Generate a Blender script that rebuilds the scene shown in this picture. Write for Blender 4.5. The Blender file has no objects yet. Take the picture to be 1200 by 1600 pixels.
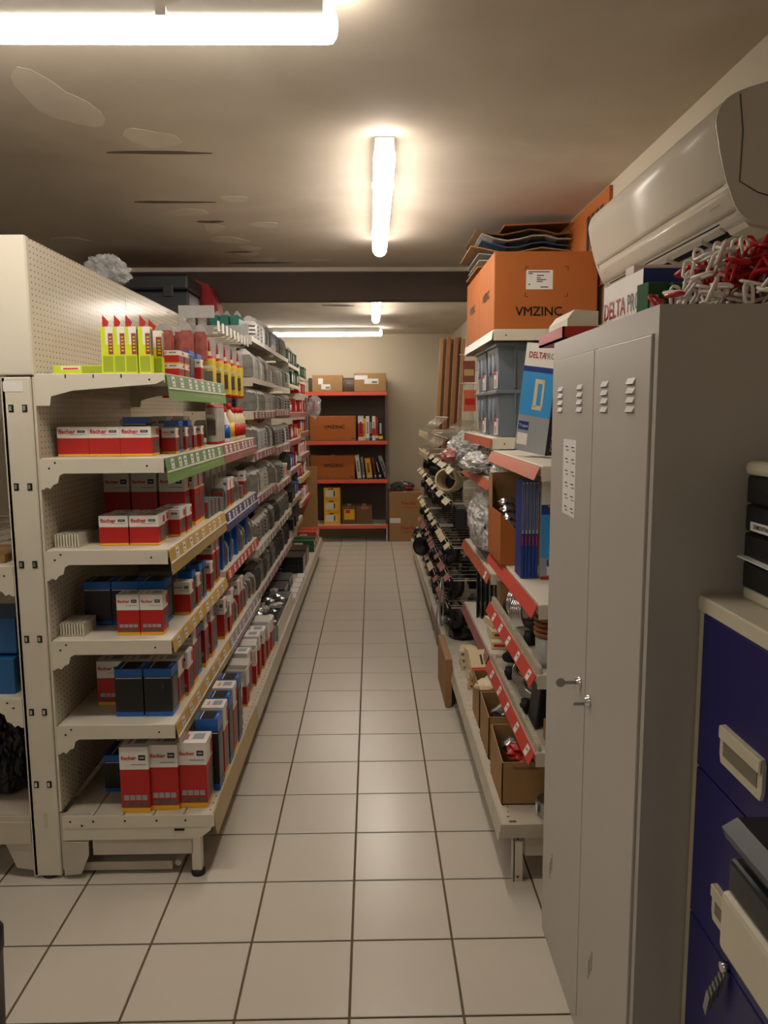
import bpy, bmesh, math, random
from mathutils import Vector, Matrix, Euler, noise as mn
random.seed(11)
R = math.radians
SC = bpy.context.scene
COL = SC.collection

# ------------------------------------------------------------------ camera
H_CAM = 1.625
F_PX, PITCH, ROLL, YAW = 1213.5, .129228, -.0062957, .0156686
fw = Vector((math.sin(YAW)*math.cos(PITCH), math.cos(YAW)*math.cos(PITCH), -math.sin(PITCH)))
rt = Vector((math.cos(YAW), -math.sin(YAW), 0)); up = rt.cross(fw)
r2 = rt*math.cos(ROLL) + up*math.sin(ROLL); u2 = -rt*math.sin(ROLL) + up*math.cos(ROLL)
cd = bpy.data.cameras.new('camera'); cam = bpy.data.objects.new('camera', cd); COL.objects.link(cam)
cam.matrix_world = Matrix(((r2.x,u2.x,-fw.x,0),(r2.y,u2.y,-fw.y,0),(r2.z,u2.z,-fw.z,H_CAM),(0,0,0,1)))
cd.sensor_fit = 'VERTICAL'; cd.sensor_height = 24.0; cd.lens = 24.0*F_PX/1600.0; cd.clip_start = .02
SC.camera = cam

# ------------------------------------------------------------------ world, exposure
w = bpy.data.worlds.new('world'); SC.world = w; w.use_nodes = True
w.node_tree.nodes['Background'].inputs[0].default_value = (.5,.46,.4,1)
w.node_tree.nodes['Background'].inputs[1].default_value = .15
SC.view_settings.view_transform = 'Standard'; SC.view_settings.look = 'None'
SC.view_settings.gamma = 1; SC.view_settings.exposure = 0.0; SC.view_settings.use_curve_mapping = False
LAMP = 32.0                      # radiance of the fluorescent diffusers
LAMPCOL = (1.0, .90, .80, 1)

# ------------------------------------------------------------------ materials
def lin(c): return tuple(((v/255+.055)/1.055)**2.4 if v > 10 else v/255/12.92 for v in c)
MATS = {}
def mat(name, rgb, rough=.5, metal=0, var=.06, scale=12, bump=0, alpha=1, trans=0, coat=0, emit=None, es=0):
    if name in MATS: return MATS[name]
    m = bpy.data.materials.new(name); m.use_nodes = True
    nt = m.node_tree; b = nt.nodes['Principled BSDF']; c = lin(rgb)
    b.inputs['Roughness'].default_value = rough; b.inputs['Metallic'].default_value = metal
    b.inputs['Alpha'].default_value = alpha; b.inputs['Transmission Weight'].default_value = trans
    b.inputs['Coat Weight'].default_value = coat
    if var or bump:
        tc = nt.nodes.new('ShaderNodeTexCoord'); n = nt.nodes.new('ShaderNodeTexNoise')
        n.inputs['Scale'].default_value = scale; n.inputs['Detail'].default_value = 4
        nt.links.new(tc.outputs['Object'], n.inputs['Vector'])
        if var:
            mx = nt.nodes.new('ShaderNodeMix'); mx.data_type = 'RGBA'
            mx.inputs[6].default_value = (*[v*(1-var) for v in c], 1)
            mx.inputs[7].default_value = (*[min(1, v*(1+var)) for v in c], 1)
            nt.links.new(n.outputs['Fac'], mx.inputs[0]); nt.links.new(mx.outputs[2], b.inputs['Base Color'])
        if bump:
            bp = nt.nodes.new('ShaderNodeBump'); bp.inputs['Strength'].default_value = bump; bp.inputs['Distance'].default_value = .002
            nt.links.new(n.outputs['Fac'], bp.inputs['Height']); nt.links.new(bp.outputs[0], b.inputs['Normal'])
    if not var: b.inputs['Base Color'].default_value = (*c, 1)
    if emit:
        b.inputs['Emission Color'].default_value = emit; b.inputs['Emission Strength'].default_value = es
    MATS[name] = m; return m

M_cream = mat('cream_enamel', (212,206,188), .35, var=.05, scale=5)
M_creamd = mat('worn_cream', (192,184,166), .5, var=.16, scale=9)
M_hole = mat('hole_dark', (16,14,12), .9, var=0)
M_white = mat('white_card', (226,222,214), .5)
M_paper = mat('paper', (222,220,216), .7)
M_red = mat('red_card', (178,26,22), .4)
M_redl = mat('red_ink', (200,30,26), .5, var=0)
M_yel = mat('yellow_card', (236,178,34), .4)
M_blue = mat('blue_card', (20,92,178), .35)
M_navy = mat('navy_print', (28,58,130), .4)
M_black = mat('black_card', (22,23,25), .4)
M_ink = mat('ink', (30,28,28), .6, var=0)
M_grey = mat('grey_print', (110,108,106), .6, var=.3, scale=90)
M_mixed = mat('photo_print', (92,84,80), .4, var=.6, scale=70)
M_lime = mat('lime_card', (200,216,30), .45)
M_limed = mat('dark_lime_print', (150,168,30), .5)  # darker lime panels printed on the lime packs
M_green = mat('green_strip', (104,142,92), .45, var=.12, scale=30)
M_greend = mat('green_header', (112,150,82), .4, var=.1)
M_pinks = mat('pink_strip', (152,92,92), .45, var=.15, scale=40)
M_yels = mat('ochre_strip', (206,168,84), .45, var=.12, scale=30)
M_yelh = mat('ochre_header', (170,146,92), .3, var=.12)
M_blues = mat('blue_strip', (72,72,122), .45, var=.12)
M_reds = mat('red_strip', (196,72,58), .45, var=.14, scale=30)
M_mauve = mat('mauve_strip', (158,148,158), .45, var=.1)
M_oranges = mat('orange_strip', (186,94,66), .4, var=.2, scale=40)
M_orange = mat('orange_card', (172,96,36), .75, var=.06)
M_kraft = mat('kraft_card', (160,124,80), .75, var=.1, scale=20)
M_kraftd = mat('kraft_dark', (118,88,56), .8, var=.12)
M_teal = mat('teal_pack', (38,120,104), .4)
M_forest = mat('green_pack', (24,84,48), .4)
M_bagd2 = mat('bagged_dark', (74,72,68), .2, var=.8, scale=24, bump=.5)
M_dgrey = mat('dark_carton', (56,56,56), .5, var=.1)
M_metal = mat('zinc_steel', (170,172,172), .3, metal=.9, var=.15, scale=30)
M_chrome = mat('chrome', (210,210,212), .12, metal=1, var=0)
M_wire = mat('wire', (196,188,170), .35, metal=.5, var=0)
M_plas = mat('clear_plastic', (225,228,230), .12, alpha=.35, var=0)
M_plasm = mat('milky_plastic', (190,190,186), .25, alpha=.62, var=.2, scale=60)
M_baggrey = mat('bagged_grey', (116,116,108), .18, var=.75, scale=26, bump=.5)
M_baglight = mat('bagged_light', (172,170,158), .16, var=.55, scale=24, bump=.5)
M_bagdark = mat('bagged_black', (24,25,26), .3, var=.5, scale=40)
M_rubber = mat('black_rubber', (22,22,22), .55, var=.1)
M_rubbr2 = mat('grey_black_rubber', (48,48,50), .5, var=.3, scale=60)
M_grcrate = mat('grey_crate', (104,114,124), .4, var=.05)
M_ivory = mat('ivory_plastic', (214,198,158), .4, var=.05)
M_locker = mat('locker_paint', (180,176,168), .38, var=.03, scale=3)
M_lockd = mat('locker_gap', (70,66,62), .6, var=0)
M_navyc = mat('navy_steel', (22,22,96), .35, var=.05, scale=3)
M_beige = mat('beige_plastic', (206,200,178), .4, var=.03)
M_ac = mat('ac_plastic', (214,206,190), .3, var=.02, scale=3)
M_acs = mat('ac_side', (198,192,182), .45, var=.02)
M_wood = mat('pine', (150,98,60), .55, var=.25, scale=6)
M_brownst = mat('brown_steel', (92,78,68), .5, var=.06)
M_shelfred = mat('coral_edge', (226,96,70), .35, var=.05)
M_chr = mat('chain_red', (190,20,26), .25, var=0)
M_chw = mat('chain_white', (228,222,212), .25, var=0)
M_caseb = mat('case_plastic', (34,40,42), .4, var=.06)
M_redp = mat('red_plastic', (170,28,22), .4, var=.05)
M_sky = mat('sky_print', (60,150,214), .3, var=.05)
M_graypr = mat('pale_grey_print', (150,154,158), .4, var=.08)
M_hprint = mat('faded_print', (176,176,140), .5, var=.2)
M_oliv = mat('yellow_label', (206,184,66), .3, var=.3, scale=60)
M_bluebox = mat('blue_tray', (36,96,150), .4, var=.1)
M_navyd = mat('dull_blue_print', (52,76,104), .5, var=.3)
M_terrac = mat('brown_plastic', (120,66,50), .4, var=.1)

def pegboard_mat():
    m = bpy.data.materials.new('pegboard_paint'); m.use_nodes = True; nt = m.node_tree; b = nt.nodes['Principled BSDF']
    b.inputs['Roughness'].default_value = .2
    tc = nt.nodes.new('ShaderNodeTexCoord'); sx = nt.nodes.new('ShaderNodeSeparateXYZ'); nt.links.new(tc.outputs['Object'], sx.inputs[0])
    def cell(out, s, off=0):
        a = nt.nodes.new('ShaderNodeMath'); a.operation = 'MULTIPLY_ADD'; a.inputs[1].default_value = 1/s; a.inputs[2].default_value = off + 50; nt.links.new(out, a.inputs[0])
        f = nt.nodes.new('ShaderNodeMath'); f.operation = 'FRACT'; nt.links.new(a.outputs[0], f.inputs[0])
        g = nt.nodes.new('ShaderNodeMath'); g.operation = 'SUBTRACT'; g.inputs[1].default_value = .5; nt.links.new(f.outputs[0], g.inputs[0])
        h = nt.nodes.new('ShaderNodeMath'); h.operation = 'MULTIPLY'; h.inputs[1].default_value = s; nt.links.new(g.outputs[0], h.inputs[0]); return h.outputs[0]
    cy = cell(sx.outputs[1], .028); cz = cell(sx.outputs[2], .019)
    cb = nt.nodes.new('ShaderNodeCombineXYZ'); nt.links.new(cy, cb.inputs[0]); nt.links.new(cz, cb.inputs[1])
    ln = nt.nodes.new('ShaderNodeVectorMath'); ln.operation = 'LENGTH'; nt.links.new(cb.outputs[0], ln.inputs[0])
    lt = nt.nodes.new('ShaderNodeMath'); lt.operation = 'LESS_THAN'; lt.inputs[1].default_value = .0029; nt.links.new(ln.outputs['Value'], lt.inputs[0])
    mx = nt.nodes.new('ShaderNodeMix'); mx.data_type = 'RGBA'
    mx.inputs[6].default_value = (*lin((208,200,180)), 1); mx.inputs[7].default_value = (*lin((84,74,60)), 1)
    nt.links.new(lt.outputs[0], mx.inputs[0]); nt.links.new(mx.outputs[2], b.inputs['Base Color'])
    return m
M_peg = pegboard_mat()

def ceiling_mat():
    m = bpy.data.materials.new('stained_plaster'); m.use_nodes = True; nt = m.node_tree; b = nt.nodes['Principled BSDF']
    b.inputs['Roughness'].default_value = .8
    tc = nt.nodes.new('ShaderNodeTexCoord')
    n = nt.nodes.new('ShaderNodeTexNoise'); n.inputs['Scale'].default_value = 1.3; n.inputs['Detail'].default_value = 6; n.inputs['Distortion'].default_value = .6
    nt.links.new(tc.outputs['Object'], n.inputs['Vector'])
    cr = nt.nodes.new('ShaderNodeValToRGB'); cr.color_ramp.elements[0].position = .3; cr.color_ramp.elements[1].position = .7
    cr.color_ramp.elements[0].color = (*lin((186,174,156)), 1); cr.color_ramp.elements[1].color = (*lin((212,203,188)), 1)
    nt.links.new(n.outputs['Fac'], cr.inputs[0]); nt.links.new(cr.outputs[0], b.inputs['Base Color'])
    n2 = nt.nodes.new('ShaderNodeTexNoise'); n2.inputs['Scale'].default_value = 9; nt.links.new(tc.outputs['Object'], n2.inputs['Vector'])
    bp = nt.nodes.new('ShaderNodeBump'); bp.inputs['Strength'].default_value = .15; bp.inputs['Distance'].default_value = .01
    nt.links.new(n2.outputs['Fac'], bp.inputs['Height']); nt.links.new(bp.outputs[0], b.inputs['Normal'])
    return m
M_ceil = ceiling_mat()
M_patch = mat('plaster_patch', (212,202,186), .8, var=.12, scale=6)
M_mould = mat('soot_crack', (104,90,76), .9, var=.3, scale=14)
M_wall = mat('wall_paint', (198,188,166), .75, var=.05, scale=1.5, bump=.2)
M_beam = mat('beam_paint', (74,58,48), .6, var=.08, scale=3)
M_tile = mat('glazed_tile', (206,199,186), .26, var=.045, scale=4, bump=.06)
M_grout = mat('grout', (104,88,68), .85, var=.15, scale=30)
M_emit = mat('lamp_diffuser', (240,240,240), .4, var=0, emit=LAMPCOL, es=LAMP)
M_lampb = mat('lamp_body', (200,200,196), .4, var=0)

# ------------------------------------------------------------------ mesh helpers
class MB:
    def __init__(s): s.bm = bmesh.new(); s.m = []
    def mi(s, m):
        if m not in s.m: s.m.append(m)
        return s.m.index(m)
    def face(s, pts, m):
        f = s.bm.faces.new([s.bm.verts.new(p) for p in pts]); f.material_index = s.mi(m); return f
    def box(s, x0, x1, y0, y1, z0, z1, m, bev=0, seg=1, top=None):
        vs = [s.bm.verts.new((x, y, z)) for z in (z0, z1) for y in (y0, y1) for x in (x0, x1)]
        k = s.mi(m); fs = []
        for q in ((0,2,3,1),(4,5,7,6),(0,1,5,4),(2,6,7,3),(0,4,6,2),(1,3,7,5)):
            f = s.bm.faces.new([vs[i] for i in q]); f.material_index = k; fs.append(f)
        if top: fs[1].material_index = s.mi(top)
        if bev:
            es = {e for f in fs for e in f.edges}
            bmesh.ops.bevel(s.bm, geom=list(es), offset=bev, segments=seg, affect='EDGES', profile=.5, clamp_overlap=True)
        return s
    def obox(s, c, ax, ay, az, m):      # oriented box: centre and three half vectors
        c, ax, ay, az = map(Vector, (c, ax, ay, az))
        vs = [s.bm.verts.new(c + ax*i + ay*j + az*k) for k in (-1,1) for j in (-1,1) for i in (-1,1)]
        for q in ((0,2,3,1),(4,5,7,6),(0,1,5,4),(2,6,7,3),(0,4,6,2),(1,3,7,5)):
            f = s.bm.faces.new([vs[i] for i in q]); f.material_index = s.mi(m)
        return s
    def bands(s, x0, x1, y0, y1, bands, top=None):   # bands: [(z, material below z), ...]
        z = bands[0]; rings = []
        for zz in bands[0::2]: rings.append([s.bm.verts.new(p) for p in ((x0,y0,zz),(x1,y0,zz),(x1,y1,zz),(x0,y1,zz))])
        ms = bands[1::2]
        for i, m in enumerate(ms):
            for j in range(4):
                f = s.bm.faces.new([rings[i][j], rings[i][(j+1)%4], rings[i+1][(j+1)%4], rings[i+1][j]]); f.material_index = s.mi(m)
        f = s.bm.faces.new(rings[-1]); f.material_index = s.mi(top or ms[-1])
        f = s.bm.faces.new(rings[0][::-1]); f.material_index = s.mi(ms[0])
        return s
    def prism(s, pts, axis, a, b, m, bev=0):    # polygon extruded along an axis; pts are the two other coordinates in order
        def mk(p, t):
            if axis == 'x': return (t, p[0], p[1])
            if axis == 'y': return (p[0], t, p[1])
            return (p[0], p[1], t)
        A = [s.bm.verts.new(mk(p, a)) for p in pts]; B = [s.bm.verts.new(mk(p, b)) for p in pts]; k = s.mi(m)
        fs = [s.bm.faces.new(A), s.bm.faces.new(B[::-1])]
        n = len(pts)
        for i in range(n): fs.append(s.bm.faces.new([A[(i+1)%n], A[i], B[i], B[(i+1)%n]]))
        for f in fs: f.material_index = k
        bmesh.ops.recalc_face_normals(s.bm, faces=fs)
        if bev: bmesh.ops.bevel(s.bm, geom=list({e for f in fs[:2] for e in f.edges}), offset=bev, segments=2, affect='EDGES', clamp_overlap=True)
        return s
    def tube(s, pts, r, m, n=6, closed=False):
        pts = [Vector(p) for p in pts]; rings = []; k = s.mi(m); L = len(pts); prev = None
        for i, p in enumerate(pts):
            if closed: d = pts[(i+1)%L] - pts[i-1]
            else: d = pts[min(i+1, L-1)] - pts[max(i-1, 0)]
            d.normalize()
            a = prev if prev else (Vector((0,0,1)) if abs(d.z) < .9 else Vector((1,0,0)))
            a = (a - d*a.dot(d)); a.normalize(); prev = a; b = d.cross(a)
            rr = r[i] if isinstance(r, (list, tuple)) else r
            rings.append([s.bm.verts.new(p + (a*math.cos(2*math.pi*j/n) + b*math.sin(2*math.pi*j/n))*rr) for j in range(n)])
        for i in range(L if closed else L-1):
            A, B = rings[i], rings[(i+1)%L]
            for j in range(n):
                f = s.bm.faces.new([A[j], A[(j+1)%n], B[(j+1)%n], B[j]]); f.material_index = k; f.smooth = True
        if not closed:
            f = s.bm.faces.new(rings[0][::-1]); f.material_index = k; f = s.bm.faces.new(rings[-1]); f.material_index = k
        return s
    def lathe(s, prof, m, c=(0,0,0), n=14, axis='z', smooth=True, caps=True):   # prof [(r, h)] ; m one material or one per segment
        rings = []
        def mk(r, h, a):
            x, y = r*math.cos(a), r*math.sin(a)
            v = {'z': (x, y, h), 'x': (h, x, y), 'y': (y, h, x)}[axis]
            return Vector(v) + Vector(c)
        for r, h in prof: rings.append([s.bm.verts.new(mk(max(r, .0004), h, 2*math.pi*j/n)) for j in range(n)])
        for i in range(len(prof)-1):
            mm = m[i] if isinstance(m, (list, tuple)) else m
            for j in range(n):
                f = s.bm.faces.new([rings[i][j], rings[i][(j+1)%n], rings[i+1][(j+1)%n], rings[i+1][j]]); f.material_index = s.mi(mm); f.smooth = smooth
        if caps:
          for rg, mm in ((rings[0][::-1], m[0] if isinstance(m, (list,tuple)) else m), (rings[-1], m[-1] if isinstance(m, (list,tuple)) else m)):
              f = s.bm.faces.new(rg); f.material_index = s.mi(mm)
        return s
    def patch(s, face, box, u0, u1, v0, v1, m, off=.0007):  # flat print on a side of box=(x0,x1,y0,y1,z0,z1); u,v in 0..1
        x0,x1,y0,y1,z0,z1 = box; L = lambda a, b, t: a + (b-a)*t
        if face == '-y': P = [(L(x0,x1,u), y0-off, L(z0,z1,v)) for u, v in ((u0,v0),(u1,v0),(u1,v1),(u0,v1))]
        if face == '+y': P = [(L(x1,x0,u), y1+off, L(z0,z1,v)) for u, v in ((u0,v0),(u1,v0),(u1,v1),(u0,v1))]
        if face == '+x': P = [(x1+off, L(y0,y1,u), L(z0,z1,v)) for u, v in ((u0,v0),(u1,v0),(u1,v1),(u0,v1))]
        if face == '-x': P = [(x0-off, L(y1,y0,u), L(z0,z1,v)) for u, v in ((u0,v0),(u1,v0),(u1,v1),(u0,v1))]
        if face == '+z': P = [(L(x0,x1,u), L(y0,y1,v), z1+off) for u, v in ((u0,v0),(u1,v0),(u1,v1),(u0,v1))]
        s.face(P, m); return s
    def mesh(s, name):
        me = bpy.data.meshes.new(name); s.bm.normal_update(); s.bm.to_mesh(me); s.bm.free()
        for m in s.m: me.materials.append(m)
        return me
    def build(s, name, parent=None, loc=(0,0,0), rz=0):
        o = bpy.data.objects.new(name, s.mesh(name)); COL.objects.link(o); o.parent = parent
        o.location = loc; o.rotation_euler = (0, 0, rz) if not isinstance(rz, tuple) else rz
        return o

def crumple(mb, c, sx, sy, sz, m, amp=.3, freq=3, seed=0, sub=3, smooth=False, flat=False, fine=0):
    b = bmesh.new(); bmesh.ops.create_icosphere(b, subdivisions=sub, radius=1)
    vm = {}; k = mb.mi(m)
    for v in b.verts:
        p = v.co.copy(); q = p*freq + Vector((seed*3.1, seed*1.7, seed*.9))
        d = 1 + amp*(mn.noise(q) + .6*mn.noise(q*2.3))
        if fine: d += fine*(1-2*abs(mn.noise(q*3.7)))+fine*.6*(1-2*abs(mn.noise(q*8.1)))
        p = p*d
        z = max(p.z, -.72) if flat else p.z
        vm[v] = mb.bm.verts.new((c[0]+p.x*sx, c[1]+p.y*sy, c[2]+z*sz))
    for f in b.faces:
        g = mb.bm.faces.new([vm[v] for v in f.verts]); g.material_index = k; g.smooth = smooth
    b.free(); return mb

LABELS = {}
def tag(o, label, cat, group=None, kind=None):
    o['label'] = label; o['category'] = cat
    if group: o['group'] = group
    if kind: o['kind'] = kind
    LABELS.setdefault(label, []).append(o.name); return o
def thing(name, label, cat, loc=(0,0,0), rz=0, group=None):
    o = bpy.data.objects.new(name, None); COL.objects.link(o); o.location = loc; o.empty_display_size = .05
    o.rotation_euler = (0,0,rz); return tag(o, label, cat, group)
def struct(o): o['kind'] = 'structure'; return o
def inst(name, me, parent, loc=(0,0,0), rot=(0,0,0), scale=None):
    o = bpy.data.objects.new(name, me); COL.objects.link(o); o.parent = parent; o.location = loc; o.rotation_euler = rot
    if scale: o.scale = scale
    return o
def copy_tree(o, parent=None):
    c = o.copy(); COL.objects.link(c)
    if parent: c.parent = parent
    for ch in KIDS.get(o.name, ()): copy_tree(ch, c)
    return c
KIDS = {}; PROTO = {}
def put(key, builder, loc, rz, label, cat, group=None, rx=0, ry=0):
    """first call builds the thing with its parts, later ones copy it with obj.copy()"""
    if key not in PROTO:
        o = builder(); PROTO[key] = o; KIDS[o.name] = list(o.children)
    else: o = copy_tree(PROTO[key])
    o.location = (loc[0], loc[1], loc[2]+.0012); o.rotation_euler = (rx, ry, rz)
    for k in ('label', 'category', 'group'):
        if k in o: del o[k]
    return tag(o, label, cat, group)

TXT = {}
def text_mesh(s, size, m, bold=.0, sx=1.0, shear=0):
    k = (s, size, m.name, bold, sx)
    if k in TXT: return TXT[k]
    cu = bpy.data.curves.new('t', 'FONT'); cu.body = s; cu.size = size; cu.offset = bold*size; cu.resolution_u = 2; cu.shear = shear
    cu.align_x = 'CENTER'; cu.align_y = 'CENTER'
    o = bpy.data.objects.new('t', cu); COL.objects.link(o)
    bpy.context.view_layer.update()
    me = bpy.data.meshes.new_from_object(o.evaluated_get(bpy.context.evaluated_depsgraph_get()))
    bpy.data.objects.remove(o); bpy.data.curves.remove(cu)
    me.materials.clear(); me.materials.append(m)
    for v in me.vertices: v.co.x *= sx
    if s == 'VMZINC':
        b_ = bmesh.new(); q_ = .016*size
        for dx, dy in ((-q_,0),(q_,0),(0,q_),(0,-q_)):
            me.transform(Matrix.Translation((dx,dy,0))); b_.from_mesh(me); me.transform(Matrix.Translation((-dx,-dy,0)))
        b_.to_mesh(me); b_.free()
    TXT[k] = me; return me
ROT = {'-y': (R(90),0,0), '+x': (R(90),0,R(90)), '-x': (R(90),0,R(-90)), '+z': (0,0,0)}
def lettering(parent, s, size, m, face, loc, bold=.02, sx=1., name='lettering', spin=0):
    r = ROT[face]
    if spin: r = tuple((Matrix.Rotation(0,3,'X') @ Euler(r).to_matrix() @ Matrix.Rotation(spin,3,'Z')).to_euler())
    return inst(name, text_mesh(s, size, m, bold, sx), parent, loc, r)

NTH = ['first','second','third','fourth','fifth','sixth','seventh','eighth','ninth','tenth','eleventh','twelfth','thirteenth','fourteenth','fifteenth','sixteenth','seventeenth','eighteenth']

# ================================================================== THE SETTING
XL, XR, YB, YF, HC = -3.3, 1.05, -1.6, 10.12, 2.60
T = .31
fl = struct(MB().box(XL, XR, YB, YF, -.06, -.004, M_grout).build('floor'))
tile_me = MB().box(.0035, T-.0035, .0035, T-.0035, -.004, 0, M_tile, bev=.0012).mesh('tile')
ox = -2.2335*T; oy = 6.1475*T
ci0, ci1 = math.floor((XL-ox)/T), math.floor((XR-ox)/T)
ri0, ri1 = math.floor((YB-oy)/T), math.floor((YF-oy)/T)
rest = MB(); nt_ = 0
for r_ in range(ri0, ri1+1):
    for c_ in range(ci0, ci1+1):
        x, y = ox + c_*T, oy + r_*T
        x1, y1 = min(x+T, XR), min(y+T, YF)
        near = 1.0 < y < 7.8 and -1.9 < x and ((x > -1.0 and x+T < XR) or y < 2.6) and not (x > .75 and y < 2.6) and x+T < XR
        if near and nt_ < 295:
            t_ = inst('tile', tile_me, fl, (x, y, 0)); nt_ += 1
        elif x1-max(x, XL) > .01 and y1-max(y, YB) > .01:
            rest.box(max(x, XL)+.0035, x1-.0035, max(y, YB)+.0035, y1-.0035, -.004, 0, M_tile)
rt_ = rest.build('tile', fl); rt_['kind'] = 'stuff'
ce = struct(MB().box(XL, XR, YB, YF, HC, HC+.08, M_ceil).build('ceiling'))
struct(MB().box(XL-.1, XL, YB, YF, 0, HC, M_wall).build('wall_left'))
struct(MB().box(XR, XR+.1, YB, YF, 0, HC, M_wall).build('wall_right'))
struct(MB().box(XL-.1, XR+.1, YF, YF+.1, 0, HC, M_wall).build('wall_far'))
struct(MB().box(XL-.1, XR+.1, YB-.1, YB, 0, HC, mat('wall_paint_grey', (196,196,198), .8, var=.03)).build('wall_back'))
struct(MB().box(XL, XR, 5.5, 5.62, 2.385, HC-.002, M_beam).build('trim_1'))
struct(MB().box(XL, XR, 5.465, 5.5, 2.572, HC-.001, M_patch).build('trim_2'))
# flaking plaster patches and sooty cracks on the ceiling
def blob(cx, cy, rx, ry, n, m, seed, th=.004, nm='plaster_patch'):
    rnd = random.Random(seed); pts = []
    for i in range(n):
        a = 2*math.pi*i/n; k = 1+.18*math.sin(2*a+seed)+.12*math.sin(3*a+seed*2)+rnd.uniform(-.06,.06); pts.append((cx+rx*k*math.cos(a), cy+ry*k*math.sin(a)))
    return MB().prism(pts, 'z', HC-th, HC+.001, m).build(nm, ce)
for i, (x, y, a, b) in enumerate([(-.98,2.62,.10,.24),(-.78,2.95,.09,.12),(-1.35,2.7,.1,.06),(-.9,4.0,.12,.07),(-.83,4.32,.07,.1),(-.55,4.25,.09,.06),(-.80,4.62,.12,.09),(-.72,4.85,.06,.08),(-.76,5.02,.07,.06),(-.68,5.2,.09,.08),(-.2,4.85,.07,.05),(-.62,3.75,.08,.05),(-1.7,4.6,.12,.07),(-.33,5.22,.06,.04)]):
    blob(x, y, a*.9, b*.9, 22, M_patch, i, .001)
for i, (x, y, a, b) in enumerate([(-.80,3.1,.2,.018),(-.92,3.8,.17,.02),(-.82,4.18,.06,.03),(-.8,4.95,.08,.02),(-.73,5.3,.22,.02),(-.45,6.6,.12,.12),(-.3,7.4,.16,.06)]):
    blob(x, y, a, b, 18, M_mould, 50+i, .0015, 'soot_crack')

# ------------------------------------------------------------------ fluorescent lamps
def lamp(label, x, y, z, L, along):
    t = thing('batten_lamp', label, 'lamp', (x, y, HC), 0 if along == 'y' else R(90), 'ceiling batten lamps')
    hl = L/2; zb = z-HC
    MB().box(-.037, .037, -hl+.02, hl-.02, zb+.012, -.001, M_lampb, bev=.004).build('housing', t)
    prof = [(-.040, zb+.012), (-.038, zb-.004), (-.026, zb-.022), (0, zb-.029), (.026, zb-.022), (.038, zb-.004), (.040, zb+.012)]
    MB().prism(prof, 'y', -hl+.02, hl-.02, M_emit).build('diffuser', t)
    for s in (-1, 1): MB().lathe([(.040, 0), (.038, .016), (.025, .026), (.004, .03)], M_emit, c=(0,0,zb+.010), axis='y', n=16).build('end_cap', t, (0, s*(hl-.02), 0), 0 if s > 0 else R(180))
    for k in (-.5, .5): MB().box(-.046, .046, k*hl-.012, k*hl+.012, zb+.010, zb+.03, M_lampb).build('clip', t)
lamp('bright tube lamp crossing the upper left corner above the near shelving', -.87, 1.965, 2.518, 1.58, 'x')
lamp('tube lamp running along the aisle in front of the dark beam', .056, 3.73, 2.52, 1.65, 'y')
lamp('small tube lamp running along the aisle just beyond the dark beam', .055, 7.2, 2.53, 1.6, 'y')
lamp('far tube lamp running crosswise before the far wall', -.66, 9.35, 2.53, 1.58, 'x')

lamp('added unseen tube lamp behind the viewpoint over the left side of the shop', -2.4, -1.2, 2.51, 1.1, 'x')  # unseen lamp, added to brighten the locker side and air conditioner end

# ================================================================== LEFT GONDOLA
Y0, YE = 2.563, 8.563
XF, XP = -.683, -1.088                 # shelf front plane, pegboard plane
gl = thing('gondola_shelving', 'long cream metal double-sided shelving with pegboard backs, left of the aisle', 'shelving', (-1.14, Y0, 0))
GO = Vector((-1.14, Y0, 0))
def G(mb, name, parent=gl): 
    o = mb.build(name, parent); 
    if parent is gl: o.location = -GO
    return o
for i in range(7):
    y = Y0 + i*1.0
    u = MB()
    if i == 0:
        u.box(-1.197, -1.100, y, y+.03, 0.01, 1.742, M_cream, bev=.004)
        u.box(-1.197, -1.185, y, y+.06, 0.01, 1.742, M_cream)
        for sx in (-1, 1): u.prism([(-1.148+sx*.05, .24), (-1.148+sx*.155, .24), (-1.148+sx*.155, .16), (-1.148+sx*.11, .04), (-1.148+sx*.05, .03)], 'y', y+.006, y+.012, M_creamd)
        u.lathe([(.03,0),(.03,.01)], M_rubber, c=(-1.148, y+.03, 0))
        o = G(u, 'upright')
        for zz in (1.641, 1.385, 1.125, .869, .612, .351):
            for xx in (-1.168, -1.124):
                s_ = MB()
                s_.box(xx-.008, xx+.008, y-.0015, y+.001, zz-.012, zz+.012, M_hole)
                s_.box(xx-.005, xx+.003, y-.004, y+.001, zz-.007, zz+.008, M_chrome)
                s_.build('slot', o)
        MB().box(-1.19, -1.125, y-.0012, y, 1.695, 1.728, M_paper).build('paper_label', o)
        MB().box(-1.150, -1.138, y-.001, y, .19, .245, mat('tape', (200,190,160), .6)).build('tape_strip', o)
        u = MB().box(-1.215, -1.09, y-.002, y+.03, 1.747, 2.185, M_cream, bev=.004)
        for k in range(17): u.box(-1.0915, -1.0885, y+.004, y+.014, 1.76+k*.025, 1.771+k*.025, M_hole)
        G(u, 'upright_extension')
    else:
        G(u.box(-1.17, -1.11, y-.015, y+.015, 0.01, 2.18, M_cream), 'upright')
for i in range(6):
    y = Y0 + i
    G(MB().box(XP-.008, XP, y+.002, y+.998, 1.745, 2.18, M_peg, bev=.002), 'pegboard')
    G(MB().box(XP-.008, XP, y+.002, y+.998, .25, 1.742, M_peg), 'pegboard')
    G(MB().box(-1.1965, -1.190, y+.032, y+.998, .25, 2.18, M_peg), 'pegboard')

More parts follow.
